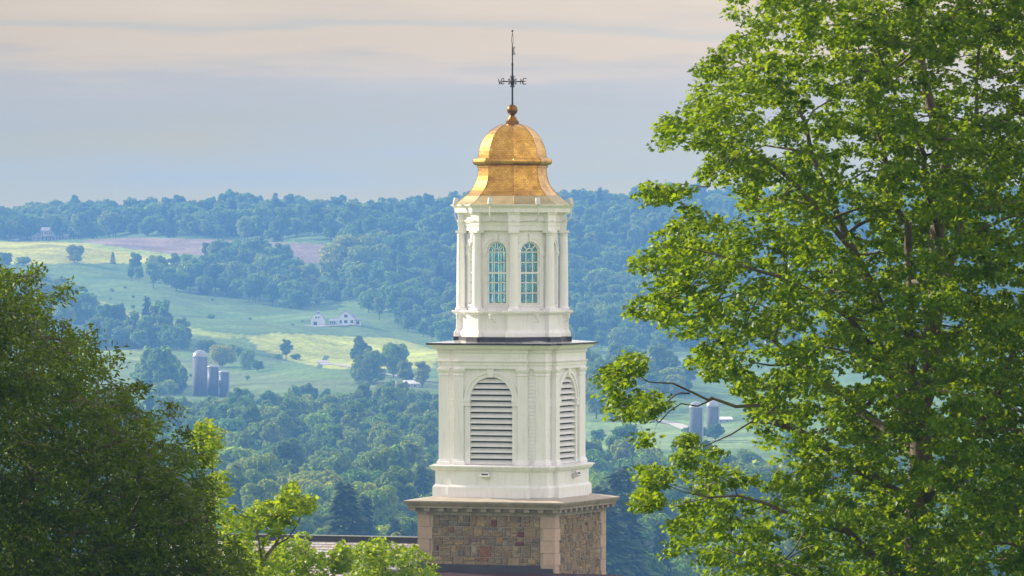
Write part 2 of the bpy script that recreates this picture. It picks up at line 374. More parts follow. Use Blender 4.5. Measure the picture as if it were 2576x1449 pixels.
# ------------------------------------------------------------------ the chapel
S = 1 / 60.0                     # metres per picture unit at the tower
TH = 21.0
DT = F * S
CH = thing('chapel', 'stone chapel with white wooden belfry tower under a gilded dome', 'chapel', ((1289 - 1288) * S, DT, 0), R(-TH))
def zs(row): return EZ + (EYE - row) * S * 0.9905     # heights of things on the near faces of the square stages
def zl(row): return EZ + (EYE - row) * S * 0.9945     # the lantern
def zd(row): return EZ + (EYE - row) * S
def part(mb, name, m, parent=None, smooth=False): return mb.build(name, m, parent or CH, smooth)
def rot(k, n=4): return Matrix.Rotation(2 * math.pi * k / n, 4, 'Z')
def cross(e, z, H=143, b=97, p=11):
    H += e; b += e; out = []
    for k in range(4):
        M = rot(k)
        for x, y in ((-H, -H), (-b, -H), (-b, -H - p), (b, -H - p), (b, -H)):
            out.append(M @ Vector((x * S, y * S, z)))
    return out
def square(h, z): return [(x * h * S, y * h * S, z) for x, y in ((-1, -1), (1, -1), (1, 1), (-1, 1))]
def octo(r, z): return [(r * S * math.cos(R(-112.5 + 45 * k)), r * S * math.sin(R(-112.5 + 45 * k)), z) for k in range(8)]

def arch_plate(mb, w, z0, z1, r, zsp, zb, y0, y1, M, n=16):
    """wall slab |x|<w, z0..z1 between y0 (outer) and y1 with a round-headed opening of half width r from zb up, springing at zsp"""
    pts = [(-r, zb)] + [(-r * math.cos(math.pi * i / n), zsp + r * math.sin(math.pi * i / n)) for i in range(n + 1)] + [(r, zb)]
    for y, fl in ((y0, False), (y1, True)):
        vs = []; fs = []
        def quad(a):
            n0 = len(vs); vs.extend([M @ Vector((x, y, z)) for x, z in a])
            f = tuple(range(n0, n0 + len(a))); fs.append(tuple(reversed(f)) if fl else f)
        quad([(-w, z0), (-r, z0), (-r, zsp), (-w, zsp)]); quad([(r, z0), (w, z0), (w, zsp), (r, zsp)])
        if zb > z0 + 1e-6: quad([(-r, z0), (r, z0), (r, zb), (-r, zb)])
        quad([(-w, zsp), (-r, zsp), (-r, z1), (-w, z1)]); quad([(r, zsp), (w, zsp), (w, z1), (r, z1)])
        for i in range(1, n + 1):
            a, b = pts[i], pts[i + 1]; quad([a, b, (b[0], z1), (a[0], z1)])
        mb.add(vs, fs)
    vs = [M @ Vector((x, y, z)) for x, z in pts for y in (y0, y1)]
    m = len(pts); mb.add(vs, [(2 * i, 2 * i + 1, 2 * ((i + 1) % m) + 1, 2 * ((i + 1) % m)) for i in range(m)])
    vs = [M @ Vector((x, y, z)) for x in (-w, w) for y in (y0, y1) for z in (z0, z1)]
    mb.add(vs, [(0, 1, 3, 2), (4, 6, 7, 5), (0, 2, 6, 4), (1, 5, 7, 3)])
def arch_trim(mb, r0, r1, zsp, zbot, y0, y1, M, n=20, imp=1.0, key=None):
    rings = []
    for i in range(n + 1):
        a = math.pi * i / n; ca, sa = -math.cos(a), math.sin(a)
        rm = r0 + (r1 - r0) * 0.62; ym = y0 + (y1 - y0) * 0.45
        rings.append([(r0 * ca, y1, zsp + r0 * sa), (r0 * ca, ym, zsp + r0 * sa), (rm * ca, ym, zsp + rm * sa), (rm * ca, y0, zsp + rm * sa), (r1 * ca, y0, zsp + r1 * sa), (r1 * ca, y1, zsp + r1 * sa)])
    mb.loft(rings, M=M)
    for s in (-1, 1):
        a, b = sorted((s * r0, s * r1 * 0.97))
        mb.box(a, b, y0 * 0.4 + y1 * 0.6, y1, zbot, zsp - imp * 16 * S, M)
        a, b = sorted((s * r0 - s * 0.01, s * (r1 + 2 * S)))
        mb.box(a, b, y0 - 0.02, y1, zsp - imp * 6 * S, zsp, M); mb.box(a, b, y0, y1, zsp - imp * 16 * S, zsp - imp * 6 * S, M)
    if key:
        kz0, kz1, kw = key
        mb.loft([[(-kw * .7, y1, kz0), (-kw * .7, y0 - .03, kz0), (kw * .7, y0 - .03, kz0), (kw * .7, y1, kz0)], [(-kw, y1, kz1), (-kw, y0 - .05, kz1), (kw, y0 - .05, kz1), (kw, y1, kz1)]], M=M)

def toothed(name, P, pitch, depth, z0, z1):
    """a course of teeth: one toothed outline (counter-clockwise polygon P, metres) raised from z0 to z1"""
    out = []; n = len(P)
    for i in range(n):
        a = Vector((*P[i], 0)); b = Vector((*P[(i + 1) % n], 0)); t = b - a; L_ = t.length; t.normalize(); nr = Vector((t.y, -t.x, 0)) * depth * S
        m = int(L_ / S / pitch); out.append(a)
        for j in range(m):
            c = (j + .5) / m * L_; w = pitch * S * .26
            if c - w < .02 or c + w > L_ - .02: continue
            out += [a + t * (c - w), a + t * (c - w) + nr, a + t * (c + w) + nr, a + t * (c + w)]
    mb = MB(); mb.loft([[(p.x, p.y, z0) for p in out], [(p.x, p.y, z1) for p in out]]); part(mb, name, M_WHITE)
# --- stone stage
def stone_stage():
    rng = random.Random(5)
    H = 181; z0, zt = -0.6, zs(1296)
    core = MB(); core.loft([square(H - 1.2, z0), square(H - 1.2, zt)]); part(core, 'mortar_wall', M_MORTAR)
    pal = [(0.165, 0.13, 0.095), (0.19, 0.155, 0.115), (0.14, 0.12, 0.10), (0.20, 0.17, 0.13), (0.155, 0.125, 0.09), (0.17, 0.145, 0.12), (0.21, 0.165, 0.11), (0.12, 0.11, 0.105)]
    odd = [(0.10, 0.042, 0.04), (0.22, 0.15, 0.07), (0.085, 0.078, 0.07), (0.20, 0.20, 0.185), (0.10, 0.095, 0.085), (0.16, 0.09, 0.065)]
    for k in range(4):
        M = rot(k); mb = MB(); cols = []
        lo, hi = zs(1600) if k in (0, 1) else zs(1500), zt
        y = -H * S
        def stone(x0, x1, a, b):
            g = 0.0125
            x0 += g; x1 -= g; a += g; b -= g
            if x1 - x0 < 0.03 or b - a < 0.03: return
            e = min(0.02, (b - a) * .2); pr = rng.uniform(0.012, 0.04)
            nx = 3; nz = 3
            xs = [x0, x0 + e, (x0 + x1) / 2 + rng.uniform(-.03, .03), x1 - e, x1]; zz = [a, a + e, (a + b) / 2, b - e, b]
            vs = []; fs = []
            for i, zc in enumerate(zz):
                for j, xc in enumerate(xs):
                    edge = i in (0, 4) or j in (0, 4)
                    yy = y + 0.02 if edge else y - pr - rng.uniform(0, 0.022)
                    jx = 0 if edge else rng.uniform(-.01, .01)
                    vs.append(M @ Vector((xc + jx, yy, zc + jx)))
            for i in range(4):
                for j in range(4): fs.append((i * 5 + j, i * 5 + j + 1, i * 5 + j + 6, i * 5 + j + 5))
            mb.add(vs, fs)
            c = rng.choice(odd) if rng.random() < 0.075 else rng.choice(pal)
            v = rng.uniform(0.88, 1.13) * 1.2; c = (c[0] * 1.17, c[1] * 1.02, c[2] * .80); cols.extend([(c[0] * v, c[1] * v, c[2] * v, 1)] * len(vs))
        # random coursed ashlar: bands split into groups of one, two or three rows
        zc = hi; xl, xr = -(H - 37) * S, (H - 37) * S
        while zc > lo:
            hb = rng.choice((0.36, 0.42, 0.48)); zb = max(lo, zc - hb); x = xl - rng.uniform(0, .2)
            while x < xr:
                wv = rng.uniform(0.27, 0.64); x2 = x + wv
                if xr - x2 < 0.22: x2 = xr
                a, b = max(x, xl), min(x2, xr); mode = rng.random()
                if mode < 0.25: stone(a, min(b, a + .55), zb, zc); x2 = min(b, a + .55)
                elif mode < 0.75:
                    s_ = zb + (zc - zb) * rng.uniform(.33, .67); m_ = a + (b - a) * rng.uniform(.3, .7)
                    stone(a, b, zb, s_)
                    if rng.random() < .6: stone(a, m_, s_, zc); stone(m_, b, s_, zc)
                    else: stone(a, b, s_, zc)
                else:
                    s1 = zb + (zc - zb) * rng.uniform(.25, .4); s2 = zb + (zc - zb) * rng.uniform(.6, .75); m_ = a + (b - a) * rng.uniform(.3, .7)
                    stone(a, m_, zb, s1); stone(m_, b, zb, s2); stone(a, m_, s1, zc); stone(m_, b, s2, zc)
                x = x2
            zc = zb
        mb.col = cols; part(mb, 'rubble_wall', M_STONE)
    for k in range(4):
        M = rot(k); mb = MB(); cols = []; zc = zt; i = 0
        while zc > z0:
            zb = max(z0, zc - 30.5 * S); wv = (39, 32)[i % 2]; wv2 = (32, 39)[i % 2]; o = H + 2.4; n0 = len(mb.v)
            P = [(o - wv, -o), (o, -o), (o, -o + wv2), (H - 3, -o + wv2), (H - 3, -H + 3), (o - wv, -H + 3)]
            mb.loft([[(x * S, y * S, zb + .006) for x, y in P], [(x * S, y * S, zc - .006) for x, y in P]], M=M)
            v = rng.uniform(.88, 1.1); c = (0.45 * v, 0.32 * v, 0.245 * v, 1); cols += [c] * (len(mb.v) - n0)
            zc = zb; i += 1
        mb.col = cols; part(mb, 'quoin', M_QUOIN)
    mb = MB()
    mb.loft([square(h, z) for h, z in ((184, zs(1297)), (184, zs(1291)), (187, zs(1288)), (190, zs(1286)), (190, zs(1279)), (203, zs(1278.5)), (203, zs(1274.5)), (204, zs(1273)), (208, zs(1268)), (210, zs(1264.5)), (210, zs(1262.6)))])
    part(mb, 'stone_cornice', M_CORN)
    mb = MB(); mb.box(-7 * S, 7 * S, -201 * S, -189 * S, zs(1287), zs(1278.8)); m0 = part(mb, 'modillion', M_CORN); first = True
    for k in range(4):
        for i in range(11):
            x = (-190 + 380 * i / 10) * S; o = m0 if first else m0.copy()
            if not first: C.objects.link(o)
            first = False; o.parent = CH; o.matrix_local = rot(k) @ Matrix.Translation((x, 0, 0))
    mb = MB(); mb.loft([square(210.8, zs(1262.5)), square(210.8, zs(1260.5)), square(150, zs(1250))]); part(mb, 'cornice_slab', M_SLAB)
stone_stage()

# --- white belfry stage
def belfry():
    mb = MB()
    mb.loft([cross(e, zs(r)) for r, e in ((1262, 12), (1227, 12), (1224, 10), (1221.5, 8), (1221, 6.5), (1188, 6.5), (1186, 8), (1184, 12), (1180, 15), (1177, 15.5), (1176.5, 18.5), (1173, 18.5), (1171, 0))])
    part(mb, 'belfry_pedestal', M_WHITE)
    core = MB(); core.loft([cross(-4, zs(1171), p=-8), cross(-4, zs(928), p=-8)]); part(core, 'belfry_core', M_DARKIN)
    # pier walls with clapboards
    for k in range(4):
        M = rot(k)
        for sgn in (-1, 1):
            mb = MB(); a, b = sorted((sgn * 90 * S, sgn * 139.5 * S)); zz = zs(1171)
            while zz < zs(928):
                z2 = min(zz + 9 * S, zs(928)); y = -139.4 * S
                vs = [M @ Vector(p) for p in ((a, y - .028, zz), (b, y - .028, zz), (b, y, z2), (a, y, z2), (a, y, zz), (b, y, zz))]
                mb.add(vs, [(0, 1, 2, 3), (4, 5, 1, 0)]); zz = z2
            # return of the projecting bay
            mb.box(*sorted((sgn * 84 * S, sgn * 95.5 * S)), -146 * S, -136 * S, zs(1171), zs(928), M)
            # impost band across the pier
            mb.box(a, b, -141.5 * S, -139 * S, zs(1021), zs(1018), M); mb.box(a, b, -141.5 * S, -139 * S, zs(1010), zs(1006), M); mb.box(a, b, -140.6 * S, -139 * S, zs(1018), zs(1010), M)
            part(mb, 'pier_wall', M_WHITE)
    zsp = zs(1006); r = 56.5 * S
    for k in range(4):
        M = rot(k)
        mb = MB(); arch_plate(mb, 94 * S, zs(1171), zs(928), r, zsp, zs(1169.5), -146.5 * S, -138 * S, M); part(mb, 'belfry_wall', M_WHITE)
        mb = MB(); arch_trim(mb, r, 72 * S, zsp, zs(1170), -152 * S, -146.5 * S, M, key=(zs(950), zs(929), 9.5 * S)); part(mb, 'arch_moulding', M_WHITE)
        mb = MB(); n = 15; ztop, zbot = zsp + r, zs(1169)
        pitch = (ztop - zbot) / n
        for i in range(n):
            zc = zbot + i * pitch; zt = min(zc + pitch * .74, ztop - .01)
            def hw(z): return r - .002 if z <= zsp else math.sqrt(max(r * r - (z - zsp) ** 2, 0.0004))
            wl, wt = hw(zc), hw(zt); y0, y1 = -147.5 * S, -139.5 * S; th = 0.03
            wl2 = hw(zc + th)
            vs = [M @ Vector(p) for p in ((-wl, y0, zc), (wl, y0, zc), (wl2, y0, zc + th), (-wl2, y0, zc + th), (-wt, y1, zt), (wt, y1, zt), (-wt, y1, zt - th), (wt, y1, zt - th))]
            mb.add(vs, [(0, 1, 2, 3), (3, 2, 5, 4), (0, 6, 7, 1)])
        part(mb, 'louvre', M_LOUVRE)
    def pil(mb, x0, x1, y0, y1, M):
        rings = []
        for row, e in ((1171, 4), (1164, 4), (1162, 2.5), (1159, 1.8), (1157.5, 0), (946, 0), (945.8, 1.6), (943.5, 1.6), (943.3, 0.3), (938, 0.3), (937.5, 2), (934, 3.4), (930.5, 4.2), (928.2, 4.2)):
            e *= S; rings.append([(x0 - e, y0 - e, zs(row)), (x1 + e, y0 - e, zs(row)), (x1 + e, y1 + e, zs(row)), (x0 - e, y1 + e, zs(row))])
        mb.loft(rings, M=M)
    for k in range(4):
        M = rot(k)
        for s in (-1, 1):
            mb = MB(); a, b = sorted((s * 97 * S, s * 72.5 * S)); pil(mb, a, b, -154 * S, -141 * S, M); part(mb, 'pilaster', M_WHITE)
        mb = MB(); pil(mb, 117 * S, 143 * S, -143 * S, -117 * S, M); part(mb, 'corner_pilaster', M_WHITE)
    mb = MB()
    mb.loft([cross(e, zs(r)) for r, e in ((928.3, -2), (928.2, 0.6), (919.5, 0.6), (919.3, 2.2), (911.5, 2.2), (911, 5), (908.5, 5.6), (908, 0.8), (889.5, 0.8), (889, 2.5), (887.5, 3), (887.3, 3.4), (880.5, 3.4), (880, 7), (879, 9), (876, 13), (876, 14.5), (873, 16), (870, 21), (869, 23), (868.6, 23))])
    part(mb, 'entablature', M_WHITE)
    toothed('dentil_course', [(p.x, p.y) for p in cross(2.0, 0)], 5.3, 2.4, zs(887), zs(881.2))
    mb = MB(); mb.loft([cross(e, zs(r)) for r, e in ((868.5, 24), (864.8, 24.6), (863.8, 24))]); part(mb, 'roof_edge', M_METAL)
    mb = MB(); mb.loft([cross(23.5, zs(863.7)), cross(-38, zs(857.5), p=2)]); part(mb, 'belfry_roof', M_LEAD)
belfry()

# --- lantern
def vblock(mb, prof, w, rin):
    """blocks at the eight corners; prof: (row, r_out, e)"""
    for k in range(8):
        M = Matrix.Rotation(R(22.5 + 45 * k), 4, 'Z')
        mb.loft([[(rin * S, -(w / 2 + e) * S, zl(row)), ((ro + e) * S, -(w / 2 + e) * S, zl(row)), ((ro + e) * S, (w / 2 + e) * S, zl(row)), (rin * S, (w / 2 + e) * S, zl(row))] for row, ro, e in prof], M=M)
def lantern():
    mb = MB(); mb.loft([octo(r, zl(row)) for row, r in ((864, 147), (848.5, 147), (847.5, 145))])
    vblock(mb, [(863, 147, 2), (847.6, 147, 2)], 34, 100); part(mb, 'flashing', M_METAL)
    mb = MB(); mb.loft([octo(r, zl(row)) for row, r in ((847.4, 142), (838, 142), (834, 139), (829, 135), (793, 134), (791.5, 137), (789, 142), (786, 144), (785.8, 146), (782, 147), (781, 118))])
    vblock(mb, [(847.5, 140, 7), (838, 140, 7), (834, 140, 4.5), (829, 140, 1.5), (793, 140, 0.6), (791.5, 140, 3), (789, 140, 8), (786, 140, 10), (785.7, 140, 12), (781.8, 140, 12)], 30, 100)
    part(mb, 'lantern_pedestal', M_WHITE)
    # walls with windows
    ap = 106.0; hw = (ap + 3) * math.tan(R(22.5)); wr = 26.5 * S; zsp, zb = zl(634), zl(767)
    for k in range(8):
        M = Matrix.Rotation(R(45 * k), 4, 'Z')
        mb = MB(); arch_plate(mb, hw * S * .985, zl(781.2), zl(579), wr, zsp, zb, -(ap + 2) * S, -(ap - 5) * S, M); part(mb, 'lantern_wall', M_WHITE)
        mb = MB(); arch_trim(mb, wr, 37.5 * S, zsp, zl(778), -(ap + 5) * S, -(ap + 2) * S, M, imp=0.6, key=(zl(607), zl(588), 4.2 * S)); part(mb, 'window_arch', M_WHITE)
        # sash with glazing bars
        mb = MB(); y0, y1 = -(ap - 2) * S, -(ap - 4.2) * S
        bw = 1.05 * S
        def bar(xa, za, xb, zb_, w_=bw, ya=y0):
            d = Vector((xb - xa, 0, zb_ - za)); nrm = Vector((-d.z, 0, d.x)).normalized() * w_
            a = Vector((xa, 0, za)); b = Vector((xb, 0, zb_)); ring = []
            for p in (a, b): ring.append([Vector((q.x, yy, q.z)) for q, yy in ((p - nrm, ya), (p + nrm, ya), (p + nrm, y1), (p - nrm, y1))])
            mb.loft(ring, M=M)
        fw = 1.9 * S
        for s in (-1, 1): mb.box(*sorted((s * wr, s * (wr - 2 * fw))), y0, y1, zb, zsp, M)
        n = 16
        for i in range(n):
            a0, a1 = math.pi * i / n, math.pi * (i + 1) / n; rr = wr - fw
            bar(-rr * math.cos(a0), zsp + rr * math.sin(a0), -rr * math.cos(a1), zsp + rr * math.sin(a1), fw)
        ri = wr * .34
        for i in range(10):
            a0, a1 = math.pi * i / 10, math.pi * (i + 1) / 10
            bar(-ri * math.cos(a0), zsp + ri * math.sin(a0), -ri * math.cos(a1), zsp + ri * math.sin(a1))
        for a in (45, 90, 135):
            c_, s_ = math.cos(R(a)), math.sin(R(a)); bar(ri * c_, zsp + ri * s_, wr * c_, zsp + wr * s_)
        for x in (-.345, .345): bar(x * wr, zb, x * wr, zsp)
        for row in (634, 660, 711, 737): bar(-wr, zl(row), wr, zl(row))
        mb.box(-wr, wr, y0 - 1.2 * S, y1, zl(688.5), zl(684.5), M); mb.box(-wr, wr, y0 - 1 * S, y1, zl(767), zl(762.5), M)
        mb.box(-wr - 4 * S, wr + 4 * S, -(ap + 5) * S, -(ap - 1) * S, zl(770.5), zl(767), M)
        wn = part(mb, 'window', M_WHITE)
        g = MB(); yy = -(ap - 3.2) * S
        P = [(-wr, zb)] + [(-wr * math.cos(math.pi * i / 16), zsp + wr * math.sin(math.pi * i / 16)) for i in range(17)] + [(wr, zb)]
        g.add([M @ Vector((x, yy, z)) for x, z in P], [tuple(range(len(P)))]); part(g, 'pane', M_GLASS, wn)
    mb = MB(); mb.loft([octo(108, zl(779)), octo(108, zl(776))]); part(mb, 'lantern_floor', M_INWALL)
    for k in range(8):
        M = Matrix.Rotation(R(22.5 + 45 * k), 4, 'Z'); mb = MB(); c = (129 * S, 0, 0)
        prof = [(13.2, 776), (13.2, 774.5), (12.4, 773), (11.8, 771.5)] + [(11.6 - 1.7 * t * t, 771 - t * 178) for t in np.linspace(0, 1, 8)] + [(11, 592.5), (11, 591.5), (10, 591), (10, 587.5), (12.2, 585.5)]
        mb.lathe([(r * S, zl(row)) for r, row in prof], 20, c, M)
        for (r0, r1, w) in ((781.5, 776, 14.5), (585.5, 580.2, 13.6)):
            mb.box((129 - w) * S, (129 + w) * S, -w * S, w * S, zl(r0), zl(r1), M)
        part(mb, 'column', M_WHITE, smooth=False)
    mb = MB(); mb.loft([octo(r, zl(row)) for row, r in ((580, 126), (568, 126), (567.7, 127.4), (559, 127.4), (558, 129.5), (556.5, 130), (556, 126.5), (541, 126.5), (540.5, 129), (538.5, 131), (538, 131), (534.6, 132.5), (534.3, 146), (524, 147), (522, 149), (518, 154), (515.5, 155.5), (514.5, 155.5))])
    vblock(mb, [(580, 136, 0), (568, 136, 0), (567.7, 136, 1), (559, 136, 1), (558, 136, 2.6), (556.5, 136, 3), (556, 136, 0.6), (541, 136, 0.6), (538, 136, 2.5), (534.5, 136, 2.5)], 27, 100)
    part(mb, 'lantern_entablature', M_WHITE)
    toothed('dentil_course', [(p[0], p[1]) for p in octo(131.5, 0)], 7.2, 4.0, zl(538), zl(534.7))
    mb = MB(); rr = 139
    mb.tube([(rr * S * math.cos(R(22.5 + 45 * (k % 8))), rr * S * math.sin(R(22.5 + 45 * (k % 8))), zl(555.5)) for k in range(9)], 0.022, 6); part(mb, 'conduit', M_FIXT)
    # dome
    def ogive(prof, name, m):
        mb = MB(); uv = []; u = 0; L_ = [0]
        for (a, b) in zip(prof[:-1], prof[1:]): L_.append(L_[-1] + math.hypot(b[0] - a[0], b[1] - a[1]) * S)
        for k in range(8):
            a0, a1 = R(-112.5 + 45 * k), R(-112.5 + 45 * (k + 1)); nseg = 4
            for j in range(nseg):
                pts = []
                for r, row in prof:
                    p0 = Vector((math.cos(a0), math.sin(a0), 0)) * r * S; p1 = Vector((math.cos(a1), math.sin(a1), 0)) * r * S
                    pts.append((p0.lerp(p1, j / nseg) + Vector((0, 0, zd(row))), p0.lerp(p1, (j + 1) / nseg) + Vector((0, 0, zd(row)))))
                w = [r * S * 2 * math.sin(R(22.5)) for r, _ in prof]
                for i in range(len(prof) - 1):
                    mb.add([pts[i][0], pts[i][1], pts[i + 1][1], pts[i + 1][0]], [(0, 1, 2, 3)])
                    for (ii, t) in ((i, j / nseg), (i, (j + 1) / nseg), (i + 1, (j + 1) / nseg), (i + 1, j / nseg)): uv.append((k * 3.0 + (t - .5) * w[ii] + k * .07, L_[ii]))
        o = part(mb, name, m); ul = o.data.uv_layers.new(name='UVMap'); ul.data.foreach_set('uv', np.array(uv, np.float32).ravel())
        # seams standing proud along the eight arrises
        for k in range(8):
            sm = MB(); a = R(-112.5 + 45 * k); sm.tube([(math.cos(a) * r * S, math.sin(a) * r * S, zd(row)) for r, row in prof], 0.009, 5)
            part(sm, 'seam', m, o)
        return o
    q = 1 / 4.557
    def dr(hz, yz): return (hz * q * 1.005, 238.5 + yz * q)
    ogive([dr(h, y) for h, y in ((690, 1262), (655, 1246), (610, 1222), (572, 1192), (536, 1160), (532, 1157))], 'dome_skirt', M_SKIRT)
    ogive([dr(h, y) for h, y in ((533, 1156), (500, 1126), (470, 1095), (445, 1060), (424, 1022), (407, 978), (396, 930), (390, 880), (388, 832))], 'dome_flare', M_GOLD)
    ogive([dr(h, y) for h, y in ((388, 834), (404, 833), (404, 815), (398, 806), (425, 804), (440, 795), (448, 780), (450, 766), (447, 750), (438, 735), (424, 727), (395, 724))], 'dome_roll', M_GOLD)
    ogive([dr(h, y) for h, y in ((390, 726), (387, 690), (380, 645), (368, 600), (348, 550), (322, 500), (290, 455), (254, 417), (212, 384), (165, 357), (115, 340), (60, 332), (20, 330))], 'dome', M_GOLD)
    mb = MB(); mb.lathe([(r * q * S, zd(238.5 + y * q)) for r, y in ((60, 334), (76, 334), (76, 305), (70, 300), (55, 280), (38, 250), (30, 236), (26, 232))], 16); part(mb, 'finial_base', M_GOLD)
    mb = MB(); mb.lathe([(max(0.002, 62 * q * S * math.sin(math.pi * i / 16)), zd(238.5 + (172 + 64 * math.cos(math.pi * i / 16)) * q)) for i in range(17)], 24); part(mb, 'finial_ball', M_GOLD, smooth=True)
lantern()

# --- roofs at the foot of the tower
def roofs():
    rng = random.Random(8)
    zr = zs(1371) - 0.05; run = 9.0; slope = math.radians(38)
    for (x0, x1, yr, zr_, nm) in ((-16.5, -181 * S - .02, 0.4, zr, 'slate_roof'), (183 * S, 14, 0.4, zs(1480), 'slate_roof')):
        mb = MB(); cols = []; dz = math.tan(slope)
        base = MB(); base.loft([[(x0, yr - run, zr_ - run * dz - .08), (x0, yr + run, zr_ - run * dz - .08), (x0, yr, zr_ - .05)], [(x1, yr - run, zr_ - run * dz - .08), (x1, yr + run, zr_ - run * dz - .08), (x1, yr, zr_ - .05)]]); rb = part(base, 'roof', M_METAL)
        cl = math.cos(slope); sn = math.sin(slope); ex = 0.17; s = 0.0
        while s < 5.0:
            x = x0 - rng.uniform(0, .3)
            while x < x1:
                w = rng.uniform(.28, .46); a, b = max(x + .006, x0), min(x + w - .006, x1)
                if b - a > .03:
                    t = rng.uniform(.012, .022)
                    def P(xx, ss, up): return (xx, yr - ss * cl - up * sn, zr_ - ss * sn + up * cl)
                    n0 = len(mb.v); mb.add([P(a, s, .0), P(b, s, .0), P(b, s + ex + .01, t + .012), P(a, s + ex + .01, t + .012), P(a, s + ex + .01, 0), P(b, s + ex + .01, 0)], [(0, 3, 2, 1), (3, 4, 5, 2)])
                    v = rng.uniform(.8, 1.15); c = rng.choice(((.46, .43, .43), (.50, .45, .44), (.42, .42, .44), (.50, .41, .38))); cols += [(c[0] * v, c[1] * v, c[2] * v, 1)] * 6
                x += w
            s += ex
        mb.col = cols; part(mb, nm, M_SLATE)
        rc = MB(); rc.box(x0, x1, yr - .12, yr + .12, zr_ + .02, zr_ + .14); rc.box(x0, x1, yr - .16, yr + .16, zr_ - .1, zr_ + .02); part(rc, 'ridge_cap', M_METAL)
        lt = MB(); lt.box(x0, x1, yr - .1, yr + .1, zr_ + .142, zr_ + .17); part(lt, 'ridge_strip', M_LEAD)
        wl = MB(); wl.box(x0 + .4, x1, yr - run + .5, yr + run - .5, -0.6, zr_ - run * dz + .1); part(wl, 'nave_wall', M_MORTAR)
    H = 181
    mb = MB(); z0 = zs(1436)
    mb.box(-167 * S, 145 * S, -(H + 6) * S, -(H - 2) * S, zs(1439), zs(1420))
    mb.box(-183 * S, -167.2 * S, -(H + 7) * S, -(H - 2) * S, zs(1445), zs(1413)); mb.box(118 * S, 178 * S, -(H + 7.5) * S, -(H + 2.6) * S, zs(1445), zs(1427))
    part(mb, 'roof_flashing', M_METAL)
    mb = MB(); mb.loft([[(-6, -3.1, zs(1438)), (6, -3.1, zs(1438)), (6, -3.1, zs(1438) - .15), (-6, -3.1, zs(1438) - .15)], [(-6, -8.5, zs(1438) - 2.6), (6, -8.5, zs(1438) - 2.6), (6, -8.5, zs(1438) - 2.75), (-6, -8.5, zs(1438) - 2.75)]])
    part(mb, 'porch_roof', principled('porch_roof_metal', (0.06, 0.03, 0.035), 0.6, var=0.2))
    mb = MB(); mb.box(-5.6, 5.6, -8.2, -3.2, -0.6, zs(1438) - 2.9); part(mb, 'porch_wall', M_MORTAR)
roofs()

# --- weathervane
MC = Matrix.Translation(CH.location) @ Matrix.Rotation(R(-TH), 4, 'Z')
def weathervane():
    t = thing('weathervane', 'black iron weathervane with compass letters above the gilded dome', 'weathervane', (CH.location.x, DT, zd(262)), 0)
    def z(row): return (262 - row) * S
    def tb(pts, r, name, n=6): mb = MB(); mb.tube(pts, r, n); return mb.build(name, M_IRON, t)
    mb = MB(); mb.lathe([(.055, z(264)), (.04, z(258)), (.036, z(163)), (.06, z(163)), (.028, z(157)), (.024, z(113))], 10); mb.build('pole', M_IRON, t)
    for s in (-1, 1): tb([(0, 0, z(113)), (s * .03, 0, z(106)), (s * .03, 0, z(95)), (0, 0, z(82))], .011, 'loop_bar')
    mb = MB(); mb.lathe([(.004, z(81)), (.04, z(79.5)), (.046, z(78)), (.04, z(76.5)), (.004, z(75))], 12); mb.build('tip_ball', M_IRON, t, True)
    mb = MB()
    P = [(0.02, z(139)), (.05, z(139)), (.13, z(137)), (.12, z(134)), (.07, z(129)), (.07, z(127)), (.13, z(117)), (.11, z(115.5)), (.09, z(118)), (.02, z(119))]
    mb.loft([[(x, -.012, zz) for x, zz in P], [(x, .012, zz) for x, zz in P]]); mb.build('flag', principled('vane_metal', (.35, .33, .36), .5, metal=.5), t)
    mb = MB(); mb.lathe([(.03, z(212)), (.075, z(209)), (.09, z(205)), (.075, z(201)), (.03, z(198))], 12); mb.build('hub', M_IRON, t)
    for q, (L_, ang) in enumerate((('E', -38), ('N', 52), ('W', 142), ('S', 232))):
        a = R(ang); dx, dy = math.cos(a), math.sin(a); zc = z(205)
        def p(u, v): return (dx * u, dy * u, zc + v)
        arm = tb([p(.05, 0), p(.40, 0), p(.55, 0)], [.02, .018, .03], 'arm')
        # scrolls
        for v in (-1, 1):
            mb = MB(); mb.tube([p(.03, v * .22), p(.07, v * .235), p(.11, v * .20), p(.08, v * .17), p(.06, v * .12), p(.11, v * .06), p(.2, v * .05), p(.22, v * .1), p(.17, v * .115)], .016, 5); mb.build('scroll', M_IRON, t)
        u0, h = .57, .115; w = .17
        G = {'E': [[(0, -1), (0, 1)], [(0, 1), (1, 1)], [(0, 0), (.8, 0)], [(0, -1), (1, -1)]], 'N': [[(0, -1), (0, 1), (1, -1), (1, 1)]],
             'W': [[(0, 1), (.25, -1), (.5, .4), (.75, -1), (1, 1)]], 'S': [[(1, .7), (.7, 1), (.2, 1), (0, .6), (.2, .15), (.8, -.15), (1, -.6), (.8, -1), (.2, -1), (0, -.7)]]}[L_]
        mb = MB()
        for st in G: mb.tube([p(u0 + x * w, y * h) for x, y in st], .018, 5)
        mb.build('letter', M_IRON, arm)
weathervane()

